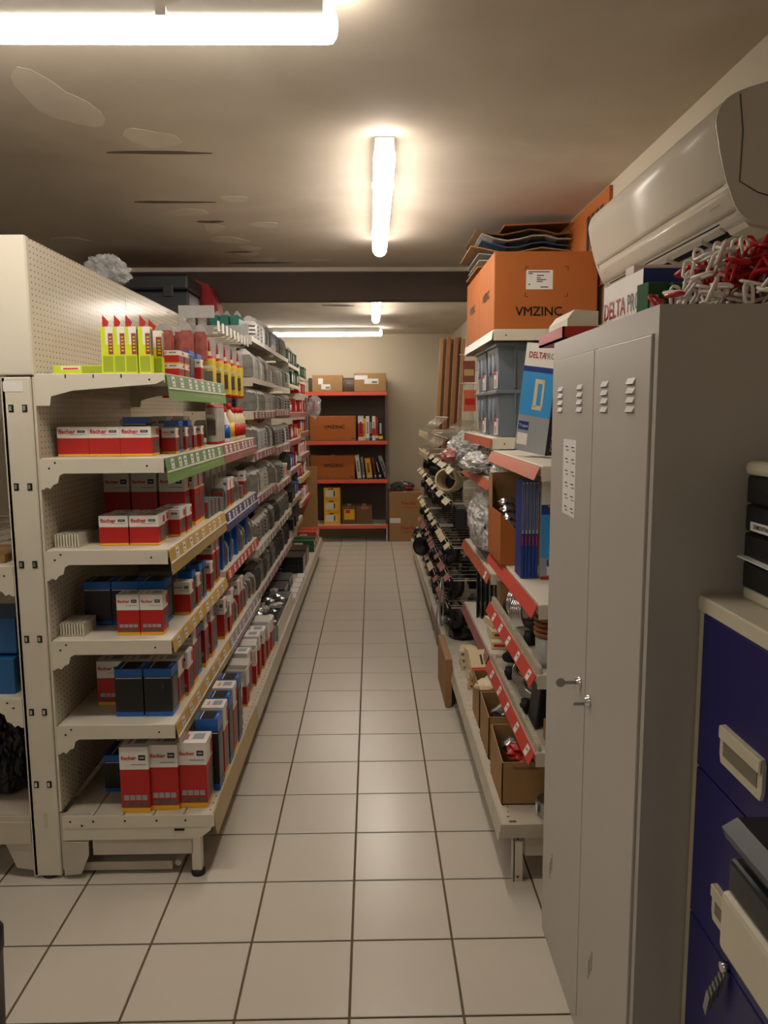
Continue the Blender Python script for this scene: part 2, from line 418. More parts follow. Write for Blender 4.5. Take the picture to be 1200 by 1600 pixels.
def bracket_mesh(L, kind):
    u = MB()
    if kind == 'taper':
        P = [(0,0),(L,0),(L,-.018),(L-.03,-.032),(.12,-.052),(.05,-.07),(.045,-.1),(.0,-.1)]
    else:
        P = [(0,0),(L,0),(L,-.047),(.075,-.047),(.062,-.055),(.056,-.078),(.04,-.085),(.03,-.098),(.018,-.092),(.008,-.1),(0,-.1)]
    u.prism(P, 'y', 0, .0025, M_cream)
    for xx, zz in ((L-.055,-.024),(.03,-.03),(.05,-.012)) if kind != 'taper' else ((L-.05,-.018),): u.lathe([(.0035,-.0008),(.0035,.0005)], M_hole, c=(xx,0,zz), axis='y', n=8)
    if kind == 'taper':
        for xx in (.1,.19,.28): u.box(xx-.002, xx+.002, -.0006, 0, -.012, 0, M_hole)
    return u.mesh('bracket')
BR = {}
def price_me(w=.040, h=.034, side='+x'):
    k = ('p', w, h, side)
    if k not in BR:
        m = MB()
        if side == '+x': m.box(0, .0012, -w/2, w/2, -h/2, h/2, M_paper); m.box(.0012,.0016, -w*.3, w*.25, h*.05, h*.22, M_grey); m.box(.0012,.0016,-w*.35,w*.2,-h*.3,-h*.22,M_grey)
        else: m.box(-.0012, 0, -w/2, w/2, -h/2, h/2, M_paper); m.box(-.0016,-.0012, -w*.3, w*.25, h*.02, h*.2, M_grey)
        BR[k] = m.mesh('price_label')
    return BR[k]
def shelf(y0, y1, z, xf=XF, strip=None, header=None, kind='std', depth=None, prices=0, near=False, xb=XP, root=gl, org=GO, side=1, hh=.04, lip=.03, tilt=0.0):
    """side=+1: shelf reaches towards +x from its back; side=-1 the other way"""
    sgn = side
    u = MB(); a, b = (xb, xf) if sgn > 0 else (xf, xb)
    u.box(a+.004, b, y0+.004, y1-.004, z-.012, z, M_cream, bev=.0015)
    fx0, fx1 = (xf-.004, xf) if sgn > 0 else (xf, xf+.004)
    u.box(fx0, fx1, y0+.004, y1-.004, z-lip, z-.012, M_cream)
    o = u.build('shelf', root); o.location = -org
    L = abs(xf-xb)
    k = ('b', round(L,3), kind)
    if k not in BR: BR[k] = bracket_mesh(L, kind)
    for yy in (y0+.0005, y1-.004):
        if yy > y0+.5 and not near: continue
        inst('bracket', BR[k], o, (xb, yy, z-.003), (0,0,0), (sgn, 1, 1))
    if strip:
        x = xf + sgn*.002; dx = sgn*tilt
        s_ = MB(); h1 = .042
        s_.prism([(x, z-.004), (x+sgn*.003, z-.004), (x+sgn*.003+dx, z-.004-h1), (x+dx, z-.004-h1)], 'y', y0+.006, y1-.006, strip)
        s_.build('label_strip', o)
        if header:
            s_ = MB().prism([(x+dx, z-.006-h1), (x+dx+sgn*.003, z-.006-h1), (x+dx*1.6+sgn*.003, z-.006-h1-hh), (x+dx*1.6, z-.006-h1-hh)], 'y', y0+.006, y1-.006, header)
            s_.box(min(x+dx, x+dx+sgn*.006), max(x+dx, x+dx+sgn*.006), y0+.006, y1-.006, z-.009-h1, z-.0035-h1, M_white)
            hs_ = s_.build('header_strip', o)
            s_ = MB()
            for q_ in range(12):
                yq = y0+.36+q_*.045; wq = .014+.008*((q_*7)%3)
                if q_ != 6: s_.face([(x+dx*1.3+sgn*.0036, yq, z-.012-h1-hh*.7), (x+dx*1.3+sgn*.0036, yq+wq, z-.012-h1-hh*.7), (x+dx*1.15+sgn*.0036, yq+wq, z-.012-h1-hh*.2), (x+dx*1.15+sgn*.0036, yq, z-.012-h1-hh*.2)], M_hprint)
            s_.build('faded_lettering', o)['kind'] = 'stuff'
        for i in range(prices):
            yy = y0 + .06 + (i+.35*random.random())*(y1-y0-.1)/max(prices,1)
            inst('price_label', price_me(side='+x' if sgn > 0 else '-x'), o, (x+sgn*.0034+dx*.5, yy, z-.004-h1/2), (0, (tilt/h1)*sgn*-1, 0))
    return o
Z1 = {'a':1.752,'b':1.478,'c':1.172,'d':.862,'e':.562}
shelf(Y0, Y0+1, Z1['a'], xf=-.668, strip=M_green, header=M_greend, kind='taper', prices=8, near=True, tilt=.006)
shelf(Y0, Y0+1, Z1['b'], strip=M_green, header=M_greend, prices=9, near=True, tilt=.006)
shelf(Y0, Y0+1, Z1['c'], strip=M_yels, header=M_yelh, prices=8, near=True, tilt=.006)
shelf(Y0, Y0+1, Z1['d'], strip=M_yels, prices=8, near=True, tilt=.006)
shelf(Y0, Y0+1, Z1['e'], strip=M_yels, header=M_yelh, prices=7, near=True, tilt=.006, hh=.028)
B2 = [(1.478,M_pinks,M_pinks),(1.160,M_blues,M_blues),(.890,M_reds,None),(.560,M_mauve,M_mauve)]
for z,s_,h_ in B2: shelf(Y0+1, Y0+2, z, strip=s_, header=h_, prices=8, near=True, tilt=.006, hh=.028 if z < .6 else .04)
B3 = [(2.060,None),(1.822,None),(1.630,M_pinks),(1.385,M_pinks),(1.120,M_pinks),(.810,M_baglight),(.550,M_pinks)]
B4 = [(2.055,None),(1.812,None),(1.640,M_pinks),(1.370,M_pinks),(1.090,M_pinks),(.815,M_baglight),(.550,M_pinks)]
B5 = [(2.03,None),(1.86,None),(1.620,M_pinks),(1.380,M_pinks),(1.130,M_pinks),(.860,M_baglight),(.62,M_baglight)]
B6 = [(1.96,None),(1.800,None),(1.620,M_pinks),(1.420,M_pinks),(1.200,M_pinks),(.98,M_yels),(.74,M_reds)]
for k, B in ((2,B3),(3,B4),(4,B5),(5,B6)):
    for z,s_ in B: shelf(Y0+k, Y0+k+1, z, strip=s_, prices=(6 if k == 2 else 5 if k == 3 else 0))
# base shelf
ZB = .233
for i in range(6):
    y = Y0+i; u = MB()
    if i == 0:
        for k in range(5):
            a = XP + .004 + k*.105; u.box(a, min(a+.102, -.565), y+.002, y+.998, ZB-.02, ZB, M_creamd, bev=.002)
    else: u.box(XP, -.565, y+.002, y+.998, ZB-.02, ZB, M_creamd)
    o = G(u, 'base_shelf')
    u = MB(); u.prism([(-.565, ZB), (-.560, ZB), (-.548, ZB-.075), (-.553, ZB-.075)], 'y', y+.003, y+.997, M_yelh if i == 0 else M_creamd)
    for k in range(20): u.lathe([(.0035, 0), (.0035, .0006)], M_hole, c=(-.578, y+.03+k*.05, ZB), n=6)
    u.build('front_edge', o)
    if i == 0:
        u = MB(); u.box(XP, -.56, y-.002, y+.0015, ZB-.045, ZB-.001, M_cream)
        u.prism([(XP, ZB-.045), (-.56, ZB-.03), (-.575, ZB-.06), (-.615, ZB-.09), (XP, ZB-.09)], 'y', y, y+.025, M_cream)
        u.box(XP+.1, -.64, y+.004, y+.022, .085, .14, M_creamd)
        for xx in (-1.06, -1.02, -.98, -.87, -.76, -.66): u.lathe([(.004,-.0008),(.004,.0005)], M_hole, c=(xx, y-.002, ZB-.02 if xx != -1.02 else ZB-.035), axis='y', n=8)
        u.box(-.70, -.665, y-.003, y, ZB-.058, ZB-.052, M_hole)
        u.build('end_beam', o)
        MB().prism([(XP, .138), (-1.0, .138), (-1.0, .09), (-1.03, .02), (XP, .015)], 'y', y-.006, y-.001, M_creamd, bev=0).build('foot_plate', o)
        u = MB().box(XP+.03, -.72, y+.03, y+.6, .018, .026, M_creamd); u.box(XP+.03, -.72, y+.026, y+.032, .014, .045, M_creamd)
        u.tube([(-.7, y+.03, .035), (-.7, y+.6, .035)], .012, M_wire); u.build('kick_plate', o)
    for yy in ((y+.004, y+.975) if i == 5 else (y+.004,)):
        u = MB().box(-.645, -.61, yy, yy+.035, .02, ZB-.03, M_cream, bev=.003); u.lathe([(.024,0),(.026,.012),(.016,.022)], M_rubber, c=(-.627, yy+.017, 0), n=12); u.build('leg', o)
# comb-shaped end stops on two shelves
for z in (Z1['c'], Z1['d']):
    u = MB()
    for k in range(9): u.box(-1.075+k*.0095, -1.070+k*.0095, Y0+.05, Y0+.17, z, z+.045, M_cream)
    u.box(-1.076, -.992, Y0+.05, Y0+.17, z, z+.003, M_cream)
    G(u, 'fin_divider')
# far side of the gondola, only its near end is seen
for z in (1.12, .66):
    shelf(Y0, Y0+1, z, xf=-1.62, xb=-1.199, side=-1)
u = MB().box(-1.74, -1.199, Y0+.002, Y0+1, ZB-.02, ZB-.0, M_creamd); u.box(-1.74,-1.199,Y0-.002,Y0+.02,ZB-.1,ZB-.02,M_creamd)
G(u, 'base_shelf')

# ------------------------------------------------------------------ product builders (origin: bottom centre; -y is the near end, +x the aisle)
def anchor_box(w, d, h, logo=True, icons=False, toptext=True, face='+x'):
    def f():
        zy, zr = h*.07, h*(.62 if h < .2 else .66)
        B = (-w/2, w/2, -d/2, d/2, 0, h)
        u = MB().bands(-w/2, w/2, -d/2, d/2, [0, M_yel, zy, M_red, zr, M_white, h], top=M_white)
        o = u.build('anchor_carton')
        p = MB()
        p.patch('+x', B, .3, .95, .1, .56, M_mixed); p.patch('+x', B, .68, .95, .7, .92, M_redl)
        p.patch('-x', B, .3, .95, .1, .56, M_mixed)
        p.patch('+z', B, .45, .85, .3, .8, M_graypr, .0009)
        if logo:
            p.patch('-y', B, .66, .9, .80, .88, M_ink); p.patch('-y', B, .70, .86, .825, .855, M_graypr, .001)
            p.patch('-y', B, .4, .92, .73, .74, M_grey)
        if icons:
            for i in range(4): p.patch('-y', B, .10+i*.21, .28+i*.21, .19, .27, M_graypr); p.patch('-y', B, .12+i*.21, .3+i*.21, .09, .16, M_mixed)
        p.build('print', o)
        if logo: lettering(o, 'fischer', w*.19, M_redl, '-y', (-w*.18, -d/2-.0012, h*(.835)), .025, 1.05, 'logo')
        if toptext: lettering(o, 'fischer', w*.17, M_redl, '+z', (-w*.25, 0, h+.0012), .02, 1, 'logo', R(90))
        return o
    return f
def blueblack_box(w, d, h):
    def f():
        B = (-w/2, w/2, -d/2, d/2, 0, h)
        o = MB().bands(-w/2, w/2, -d/2, d/2, [0, M_blue, h*.09, M_black, h*.83, M_blue, h], top=M_blue).build('screw_carton')
        p = MB(); p.patch('+z', B, .12, .82, .06, .94, M_black, .0006); p.patch('+z', B, .2, .24, .06, .94, M_white, .0012)
        p.patch('+x', B, .15, .85, .15, .78, M_mixed); p.patch('-y', B, .03, .97, .8, .815, M_white)
        p.build('print', o)
        lettering(o, 'fischer', w*.13, M_white, '+z', (w*.41, 0, h+.0012), .01, 1, 'logo', R(90))
        return o
    return f
def open_carton(w, d, h):
    def f():
        u = MB(); t = .003
        for (a,b,c,e) in ((-w/2,w/2,-d/2,-d/2+t),(-w/2,w/2,d/2-t,d/2),(-w/2,-w/2+t,-d/2,d/2),(w/2-t,w/2,-d/2,d/2)):
            u.bands(a,b,c,e,[0,M_yel,h*.06,M_red,h*.55,M_white,h])
        o = u.build('open_anchor_carton')
        u = MB(); u.obox((0, d/2+.010, h+.014), (w*.48,0,0), (0,.011,.014), (0,0,.001), M_white); u.obox((0, -d/2-.008, h-.022), (w*.48,0,0), (0,.01,-.022), (0,.001,0), M_white); u.build('flap', o)
        u = MB()
        for i in range(9): u.lathe([(.006,0),(.006,.05)], M_grey, c=(random.uniform(-w*.35,w*.35), random.uniform(-d*.35,d*.35), h*.5), n=6, axis='z')
        u.box(-w/2+t, w/2-t, -d/2+t, d/2-t, .002, h*.6, M_grey); u.build('contents', o)
        lettering(o, 'fischer', w*.18, M_redl, '-y', (-w*.1, -d/2-.001, h*.72), .02, 1, 'logo')
        return o
    return f
def lime_box(w, d, h):
    def f():
        B = (-w/2, w/2, -d/2, d/2, 0, h)
        o = MB().box(-w/2, w/2, -d/2, d/2, 0, h, M_lime).build('lime_pack')
        p = MB(); p.patch('-y', B, .38, 1, .62, 1, M_white); p.patch('-y', B, .12, .92, .05, .38, M_limed, .001)
        p.patch('-y', B, .60, .98, .42, .86, M_redp, .001); p.patch('-y', B, .68, .92, .45, .83, M_mixed, .0014)
        for k in range(5): p.patch('-y', B, .7, .9, .48+k*.07, .51+k*.07, M_yel, .0018)
        p.patch('+x', B, .05, .95, .4, .95, M_mixed); p.build('print', o)
        MB().prism([(-w*.45, h), (-w*.05, h), (w*.1, h+.016), (-w*.4, h+.04)], 'y', -.001, .001, M_redp).build('hanging_tab', o)
        return o
    return f
def pack(w, d, h, m=M_baggrey, card=M_paper, hook=True, contents=None, nm="bagged_pack"):
    """bagged or blister-packed goods: soft-edged pouch with a header card"""
    def f():
        u = MB(); hb = h*.82
        P = [(-w*.42, .0), (w*.42, .0), (w/2, hb*.12), (w/2, hb*.8), (w*.34, hb*.97), (-w*.34, hb*.97), (-w/2, hb*.8), (-w/2, hb*.12)]
        u.prism(P, 'y', -d/2, d/2, m, bev=min(d*.3, .008))
        o = u.build(nm)
        MB().prism([(-w*.46, hb*.94), (w*.46, hb*.94), (w*.4, hb*1.04), (w*.12, h), (-w*.12, h), (-w*.4, hb*1.04)], 'y', -.0015, .0015, card).build('header_card', o)
        if contents: 
            q = MB()
            for k in range(4): q.patch('-y', (-w/2,w/2,-d/2,d/2,0,hb), .15, .85, .1+k*.19, .2+k*.19, contents)
            q.build('contents', o)
        return o
    return f
def cartridge(m_lab, m_top=M_redl):
    def f():
        K_ = 1.25
        o = MB().lathe([(a_*K_,b_) for a_,b_ in [(.024,0),(.024,.012),(.0245,.014),(.0245,.16),(.024,.165),(.022,.175),(.008,.18),(.007,.20)]], [M_redl,m_lab,m_lab,m_lab,M_red,M_red,M_ivory], n=14).build('mortar_cartridge')
        MB().prism([(-.02,.04),(.02,.04),(.02,.11),(-.02,.11)], 'y', -.0315, -.026, M_mixed).prism([(-.02,.12),(.02,.12),(.02,.135),(-.02,.135)], 'y', -.0315, -.026, M_paper).build('print', o)
        MB().tube([(0,0,.2),(.002,0,.235),(.0,0,.25)], [.006,.004,.003], m_top).build('nozzle', o)
        MB().box(-.028,.028,-.002,.002,.17,.262,M_plas).build('bag', o)
        return o
    return f
def bottle(body, cap, h=.16, r=.026, lab=M_yel):
    def f():
        o = MB().lathe([(r*.9,0),(r,.006),(r,h*.62),(r*.85,h*.72),(r*.4,h*.8),(r*.38,h*.84)], body, n=14).build('bottle')
        MB().lathe([(r*1.01,h*.12),(r*1.01,h*.5)], lab, n=14).build('label_wrap', o)
        MB().lathe([(r*.5,h*.84),(r*.5,h*.97),(r*.3,h)], cap, n=12).build('cap', o)
        return o
    return f
def spray():
    o = MB().lathe([(.026,0),(.028,.01),(.028,.09),(.012,.13),(.011,.145)], M_white, n=12).build('spray_bottle')
    MB().lathe([(.0288,.02),(.0288,.085)], M_blue, n=12).build('label_wrap', o)
    MB().box(-.03,.012,-.009,.009,.145,.17,M_redl,bev=.003).build('trigger_head', o)
    return o
def tin_cluster():
    o = MB().box(-.03,.03,-.03,.03,0,.07,M_grey).build('small_parts_pack')
    MB().patch('-y', (-.03,.03,-.03,.03,0,.07), .1,.9,.35,.9, M_redl).build('print', o)
    return o
def stack_box(m, w=.12, d=.12, h=.05, edge=M_white):
    def f():
        B = (-w/2,w/2,-d/2,d/2,0,h)
        o = MB().box(-w/2,w/2,-d/2,d/2,0,h,m,bev=.0015).build('small_carton')
        MB().patch('+x',B,.1,.9,.2,.8,edge).patch('-y',B,.1,.5,.3,.7,edge).build('print', o)
        return o
    return f


BAY = ['near','second','third','fourth','fifth','sixth']
def lab(desc, n, shelf_, bay): return f'{desc}, {NTH[n]} along the {shelf_} of {BAY[bay]} left bay'

AB = {}
def ab(w, d, h, icons=False): 
    k = ('ab', w, d, h, icons); return k, anchor_box(w, d, h, True, icons)
# --- near bay, top shelf
z = Z1['a']; LB = 'lime packs standing at the near end'
for i, x in enumerate((-.875, -.836, -.798, -.752)):
    put('lime', lime_box(.041, .03, .155), (x, 2.66, z), 0, f'standing lime green pack with red tab, {["leftmost","second from left","third from left","rightmost"][i]} of four on top shelf', 'pack', LB)
put('limes', lime_box(.05,.03,.15), (-.742, 2.745, z), R(4), 'lime pack with green picture window just behind the four lime packs', 'pack')
t = thing('lime_pack', 'lime green pack lying flat left of the four standing lime packs', 'pack', (-.977, 2.68, z+.0012))
MB().box(-.082,.082,-.03,.03,0,.03,M_lime).build('carton', t)
MB().patch('-y',(-.082,.082,-.03,.03,0,.03),.15,.55,.5,.9,M_white).patch('-y',(-.082,.082,-.03,.03,0,.03),.2,.5,.55,.7,M_redl,.001).patch('-y',(-.082,.082,-.03,.03,0,.03),.58,.98,.1,.9,M_limed,.001).build('print', t)
k,b = ab(.10,.075,.045)
for i,(x,y,dz) in enumerate(((-.735,2.87,0),(-.735,2.87,.0465),(-.735,2.96,0),(-.735,2.96,.0465))):
    put(k, b, (x,y,z+dz), 0, f'small flat red and white carton, {["lower front","upper front","lower rear","upper rear"][i]} of the block on top shelf', 'carton', 'flat cartons on the top shelf')
put('bb1', blueblack_box(.06,.08,.11), (-.735,3.13,z), 0, 'black carton with blue lid standing behind flat cartons on top shelf', 'carton')
k,b = ab(.05,.05,.085); put(k, b, (-.715,3.24,z), 0, 'small upright red and white carton near far end of top shelf', 'carton')
put('bb1', None, (-.745,3.31,z), 0, 'black carton with blue lid at far end of top shelf', 'carton')
# cartridges hanging in the second bay
G(MB().tube([(-1.08, Y0+1.25, 2.0), (-.70, Y0+1.25, 2.0)], .004, M_wire).tube([(-.70, Y0+1.02, 2.0), (-.70, Y0+1.98, 2.0)], .005, M_wire).tube([(-1.08, Y0+1.75, 2.0), (-.70, Y0+1.75, 2.0)], .004, M_wire), 'hook_rail')
for i in range(9):
    yy = Y0+1.06+i*.105
    G(MB().tube([(-1.085, yy, 1.995), (-.72, yy, 1.985), (-.69, yy, 2.01)], .003, M_wire), 'hook')
    G(MB().box(-.692,-.689,yy-.022,yy+.022,1.99,2.035,M_paper), 'tag_plate')
G(MB().box(-.86, -.70, Y0+1.02, Y0+1.024, 2.045, 2.10, M_plasm), 'label_tray')
n = 0
for r_, x in enumerate((-.74, -.83, -.93)):
    for i in range(5):
        yy = Y0+1.07+i*.19
        if r_ and i > 2: continue
        yl = i % 2 == 0 or r_ == 0
        put('cart'+str(yl), cartridge(M_oliv if yl else M_red), (x, yy, 1.70-.005*r_), 0, f'{"yellow" if yl else "red"} mortar cartridge in clear bag, {NTH[i]} hook, {["front","middle","rear"][r_]} row, second left bay', 'cartridge', 'mortar cartridges hanging in bags'); n += 1
for r_, x in enumerate((-.78, -.865, -.95)):
    for i in range(2):
        put('redbag', pack(nm='nozzle_bag',w=.06,d=.03,h=.16,m=mat('bagged_red', (166,92,84), .2, var=.7, scale=30, bump=.4),card=M_plasm), (x-.02+.045*i, 3.46+i*.07, 1.85), R(6), f'clear bag with red nozzles, {["right","middle","left"][r_]} one of the {["front","rear"][i]} row, top shelf', 'bag', 'bags of red nozzles on top shelf')
# --- near bay, second shelf
z = Z1['b']; k, b = ab(.105, .10, .099)
for i, x in enumerate((-1.012, -.906, -.800)):
    put(k, b, (x, 2.71, z), 0, f'red and white carton with yellow foot, {["left","middle","right"][i]} of three on second shelf', 'carton', 'three cartons on second shelf')
put('bb2', blueblack_box(.085,.07,.13), (-.845,2.84,z), 0, 'black carton with blue lid just behind the three cartons', 'carton')
k,b = ab(.05,.05,.09); ys = (2.84, 2.99, 3.13, 3.26)
for i, yy in enumerate(ys): put(k, b, (-.728,yy,z), 0, lab('small red and white upright carton', i, 'second shelf', 0), 'carton', 'small cartons on second shelf')
put('bb3', blueblack_box(.055,.06,.115), (-.735,2.915,z), 0, 'narrow black carton with blue lid between small cartons on second shelf', 'carton')
put('bb3', None, (-.735,3.06,z), 0, 'narrow black carton with blue lid deeper along the second shelf', 'carton')
k,b = ab(.09,.10,.13); put(k, b, (-.84,3.1,z), 0, 'larger red and white carton behind small ones on second shelf', 'carton'); put(k, b, (-.82,3.3,z), 0, 'larger red and white carton at far end of second shelf', 'carton')
put('canw', bottle(M_white, M_white, .12, .035, M_paper), (-.92,2.93,z), 0, 'white plastic tub standing in shade at rear of second shelf', 'tub')
# --- near bay, third shelf
z = Z1['c']; k, b = ab(.099, .085, .102)
for i, x in enumerate((-.886, -.782)): put(k, b, (x, 2.69, z), 0, f'red and white carton at front of third shelf, {["left","right"][i]} of the pair', 'carton', 'front pair on third shelf')
k, b = ab(.09, .085, .1)
for i, (x, yy) in enumerate(((-.89,2.785),(-.79,2.785),(-.75,2.875),(-.745,2.965))): put(k, b, (x,yy,z), 0, lab('red and white carton behind front pair', i, 'third shelf', 0), 'carton', 'cartons behind the front pair')
k, b = ab(.098, .085, .222)
for i, (x, yy) in enumerate(((-.99,3.06),(-.885,3.06),(-.777,3.06),(-.76,3.155),(-.76,3.245))):
    put(k, b, (x,yy,z), 0, f'tall red and white carton on third shelf, {["left of three","middle of three","right of three","first of two behind","last of two behind"][i]}', 'carton', 'tall cartons on third shelf')
k, b = ab(.055,.05,.10)
for i, yy in enumerate((3.34, 3.42, 3.5)): put('sp', tin_cluster, (-.73,yy,z), 0, lab('clear pack of small anchors', i, 'third shelf', 0), 'pack', 'anchor packs on third shelf')
# --- near bay, fourth shelf
z = Z1['d']; k, b = ab(.077, .07, .142, True)
for i, x in enumerate((-.842, -.762)): put(k, b, (x, 2.655, z), 0, f'red and white carton with pictograms on fourth shelf, {["left","right"][i]} of the pair', 'carton', 'front pair on fourth shelf')
for i, (x, yy) in enumerate(((-.99,2.80),(-.892,2.80),(-.795,2.80))): put('bb4', blueblack_box(.095,.10,.16), (x,yy,z), 0, f'black carton with blue lid on fourth shelf, {["left","middle","right"][i]} of three in a row', 'carton', 'black and blue cartons on fourth shelf')
k, b = ab(.06,.06,.125)
for i, yy in enumerate((2.92, 3.05, 3.30)): put(k, b, (-.722,yy,z), 0, lab('upright red and white carton', i, 'fourth shelf', 0), 'carton', 'upright cartons on fourth shelf')
for i, yy in enumerate((2.985, 3.115, 3.18)): put('bb5', blueblack_box(.055,.055,.15), (-.725,yy,z), 0, lab('narrow black carton with blue lid', i, 'fourth shelf', 0), 'carton', 'narrow black cartons on fourth shelf')
k, b = ab(.07,.07,.22); put(k, b, (-.735,3.39,z), 0, 'tall red and white carton near far end of fourth shelf', 'carton'); put(k, b, (-.735,3.48,z), 0, 'tall red and white carton at very end of fourth shelf', 'carton')
# --- near bay, fifth shelf
z = Z1['e']
for i, x in enumerate((-.858, -.756)): put('bb6', blueblack_box(.097,.085,.172), (x, 2.68, z), 0, f'black carton with blue lid at front of fifth shelf, {["left","right"][i]} of the pair', 'carton', 'black and blue pair on fifth shelf')
k, b = ab(.095,.085,.165,True)
for i, (x,yy) in enumerate(((-.96,2.79),(-.86,2.79),(-.757,2.785),(-.745,2.88))): put(k, b, (x,yy,z), 0, lab('red and white carton with pictograms', i, 'fifth shelf', 0), 'carton', 'cartons on fifth shelf')
k, b = ab(.075,.075,.24,True)
for i, yy in enumerate((2.99, 3.2, 3.33)): put(k, b, (-.74,yy,z), 0, lab('tall red and white carton with pictograms', i, 'fifth shelf', 0), 'carton', 'tall cartons on fifth shelf')
put('bb7', blueblack_box(.06,.07,.2), (-.74,3.09,z), 0, 'tall black carton with blue lid among tall cartons on fifth shelf', 'carton')
put('bb7', None, (-.74,3.42,z), 0, 'tall black carton with blue lid near far end of fifth shelf', 'carton')
# --- near bay, base shelf
z = ZB; k, b = ab(.1, .10, .240, True)
for i, (x, yy) in enumerate(((-.835,2.63),(-.738,2.645),(-.640,2.66))): put(k, b, (x, yy, z), 0, f'tall red and white carton on base shelf, {["left","middle","right"][i]} of the front three', 'carton', 'front three tall cartons on base shelf')
put('bbl', blueblack_box(.13,.13,.14), (-.93,2.80,z), 0, 'black and blue carton in shade behind front three on base shelf', 'carton')
for i, yy in enumerate((2.775, 2.99, 3.20)): put('bb8', blueblack_box(.084,.085,.275), (-.613,yy,z), 0, f'tall black carton with blue edges on base shelf, {NTH[i]} from the near end', 'carton', 'tall black cartons on base shelf')
k, b = ab(.084,.09,.278,True)
for i, yy in enumerate((2.885, 3.095)): put(k, b, (-.614,yy,z), 0, f'tall red and white carton between black ones on base shelf, {["nearer","farther"][i]}', 'carton', 'tall cartons between black ones')
for i, (yy,dz) in enumerate(((3.31,0),(3.31,.046),(3.31,.092))):
    k, b = ab(.07,.06,.045); put(k, b, (-.62,yy,z+dz), 0, f'small flat carton, {["bottom","middle","top"][i]} of stack behind black cartons on base shelf', 'carton', 'small stacked cartons on base shelf')

# --- second bay
z = 1.478; y0 = Y0+1
for i in range(3): put('clearc', cartridge(M_baglight, M_ivory), (-.73, y0+.045+i*.065, z), 0, f'pale cartridge in clear bag standing on second shelf, {NTH[i]} before the spray bottle', 'cartridge', 'pale cartridges standing')
put('spray', spray, (-.715, y0+.25, z), R(-20), 'white spray bottle with blue label and red trigger, second left bay', 'bottle')
put('yb', bottle(M_ivory, M_redl, .19, .026, M_yel), (-.71, y0+.36, z), 0, 'ivory bottle with red cap and yellow label, second left bay', 'bottle')
for i in range(4): put('yb2', bottle(M_ivory, M_redl, .17, .024, M_red), (-.72-.0*i, y0+.5+i*.09, z), 0, lab('ivory bottle with red label', i, 'second shelf', 1), 'bottle', 'bottles at far end of second shelf')
sets = {
 1.160: ('third shelf', ['sp','pk','ab','ab','pk','pk','sp','ab','pk','pk']),
 .890: ('fourth shelf', ['bl','pk','bl','pk','bl','pk','pk','bl','pk','pk']),
 .560: ('fifth shelf', ['ab','op','ab','pk','ab','ab','pk','pk','pk','pk'])}
for z, (nm, seq) in sets.items():
    for i, s_ in enumerate(seq):
        yy = y0 + .05 + i*.098; jx = random.uniform(-.01,.01); rz = R(random.uniform(-6,6))
        if s_ == 'sp': put('sp', tin_cluster, (-.73,yy,z), rz, lab('clear pack of small anchors', i, nm, 1), 'pack', 'clear anchor packs')
        elif s_ == 'pk': put('pkw', pack(.07,.05,.13,M_baggrey,M_paper,contents=M_redl), (-.735+jx,yy,z), rz, lab('grey pack with red print', i, nm, 1), 'pack', 'grey packs in second bay')
        elif s_ == 'ab': k_, b_ = ab(.06,.075,.14 if z > 1 else .19); put(k_, b_, (-.73,yy,z), 0, lab('upright red and white carton', i, nm, 1), 'carton', 'upright cartons in second bay')
        elif s_ == 'bl': put('blt', stack_box(M_blue,.07,.05,.19,M_navy), (-.735,yy,z), 0, lab('tall bright blue carton', i, nm, 1), 'carton', 'tall blue cartons')
        elif s_ == 'op': put('op', open_carton(.08,.06,.14), (-.735,yy,z), 0, lab('open white carton', i, nm, 1), 'carton', 'open cartons')
    for i in range(6):
        put('bk'+nm, stack_box(M_red if i % 2 else M_white,.09,.11,.2 if z < 1 else .17,M_graypr), (-.88, y0+.1+i*.15, z), 0, lab('large dim carton at the rear', i, nm, 1), 'carton', 'dim cartons at rear of second bay '+nm)
z = ZB
for i, (x, yy, w_, d_, h_, tp) in enumerate(((-.66,y0-.09,.09,.07,.10,1),(-.65,y0+.03,.10,.07,.18,1),(-.66,y0+.16,.10,.10,.225,0),(-.65,y0+.31,.1,.08,.19,1),(-.655,y0+.45,.11,.11,.225,0),(-.65,y0+.60,.11,.11,.21,0),(-.65,y0+.76,.11,.09,.19,1),(-.65,y0+.90,.12,.11,.19,0))):
    lb_ = f'{"opened" if tp else "closed"} white and red carton on base shelf of second left bay, {NTH[i]} from near end'
    if tp: put(('op',w_,h_), open_carton(w_,d_,h_), (x,yy,z), R(random.uniform(-4,4)), lb_, 'carton', 'cartons on second base shelf')
    else: k_, b_ = ab(w_,d_,h_); put(k_, b_, (x,yy,z), R(random.uniform(-3,3)), lb_, 'carton', 'cartons on second base shelf')

# --- third to sixth bays: rows of bagged and blister-packed goods
PK = {'g': ('grey bagged pack', pack(.105,.02,.17,M_baggrey,M_paper)), 'l': ('pale bagged pack', pack(.10,.016,.155,M_baglight,M_plasm,contents=M_grey)),
      'd': ('dark bagged pack', pack(.10,.028,.16,M_bagd2,M_grey)), 'k': ('black carton', stack_box(M_black,.13,.11,.09,M_dgrey)),
      't': ('narrow green carton', stack_box(M_forest,.09,.05,.12,M_white)), 'r': ('small red bottle', bottle(M_red,M_black,.13,.018,M_paper)),
      'R': ('small red carton', stack_box(M_red,.08,.06,.12,M_paper)), 'b': ('small blue carton', stack_box(M_blue,.07,.06,.11,M_paper)),
      'm': ('steel bracket pack', pack(.08,.02,.15,M_metal,M_paper,contents=M_ink)), 'y': ('flat yellow carton', stack_box(M_yel,.12,.12,.035,M_black)), 'w': ('white carton', stack_box(M_white,.09,.08,.11,M_redl))}
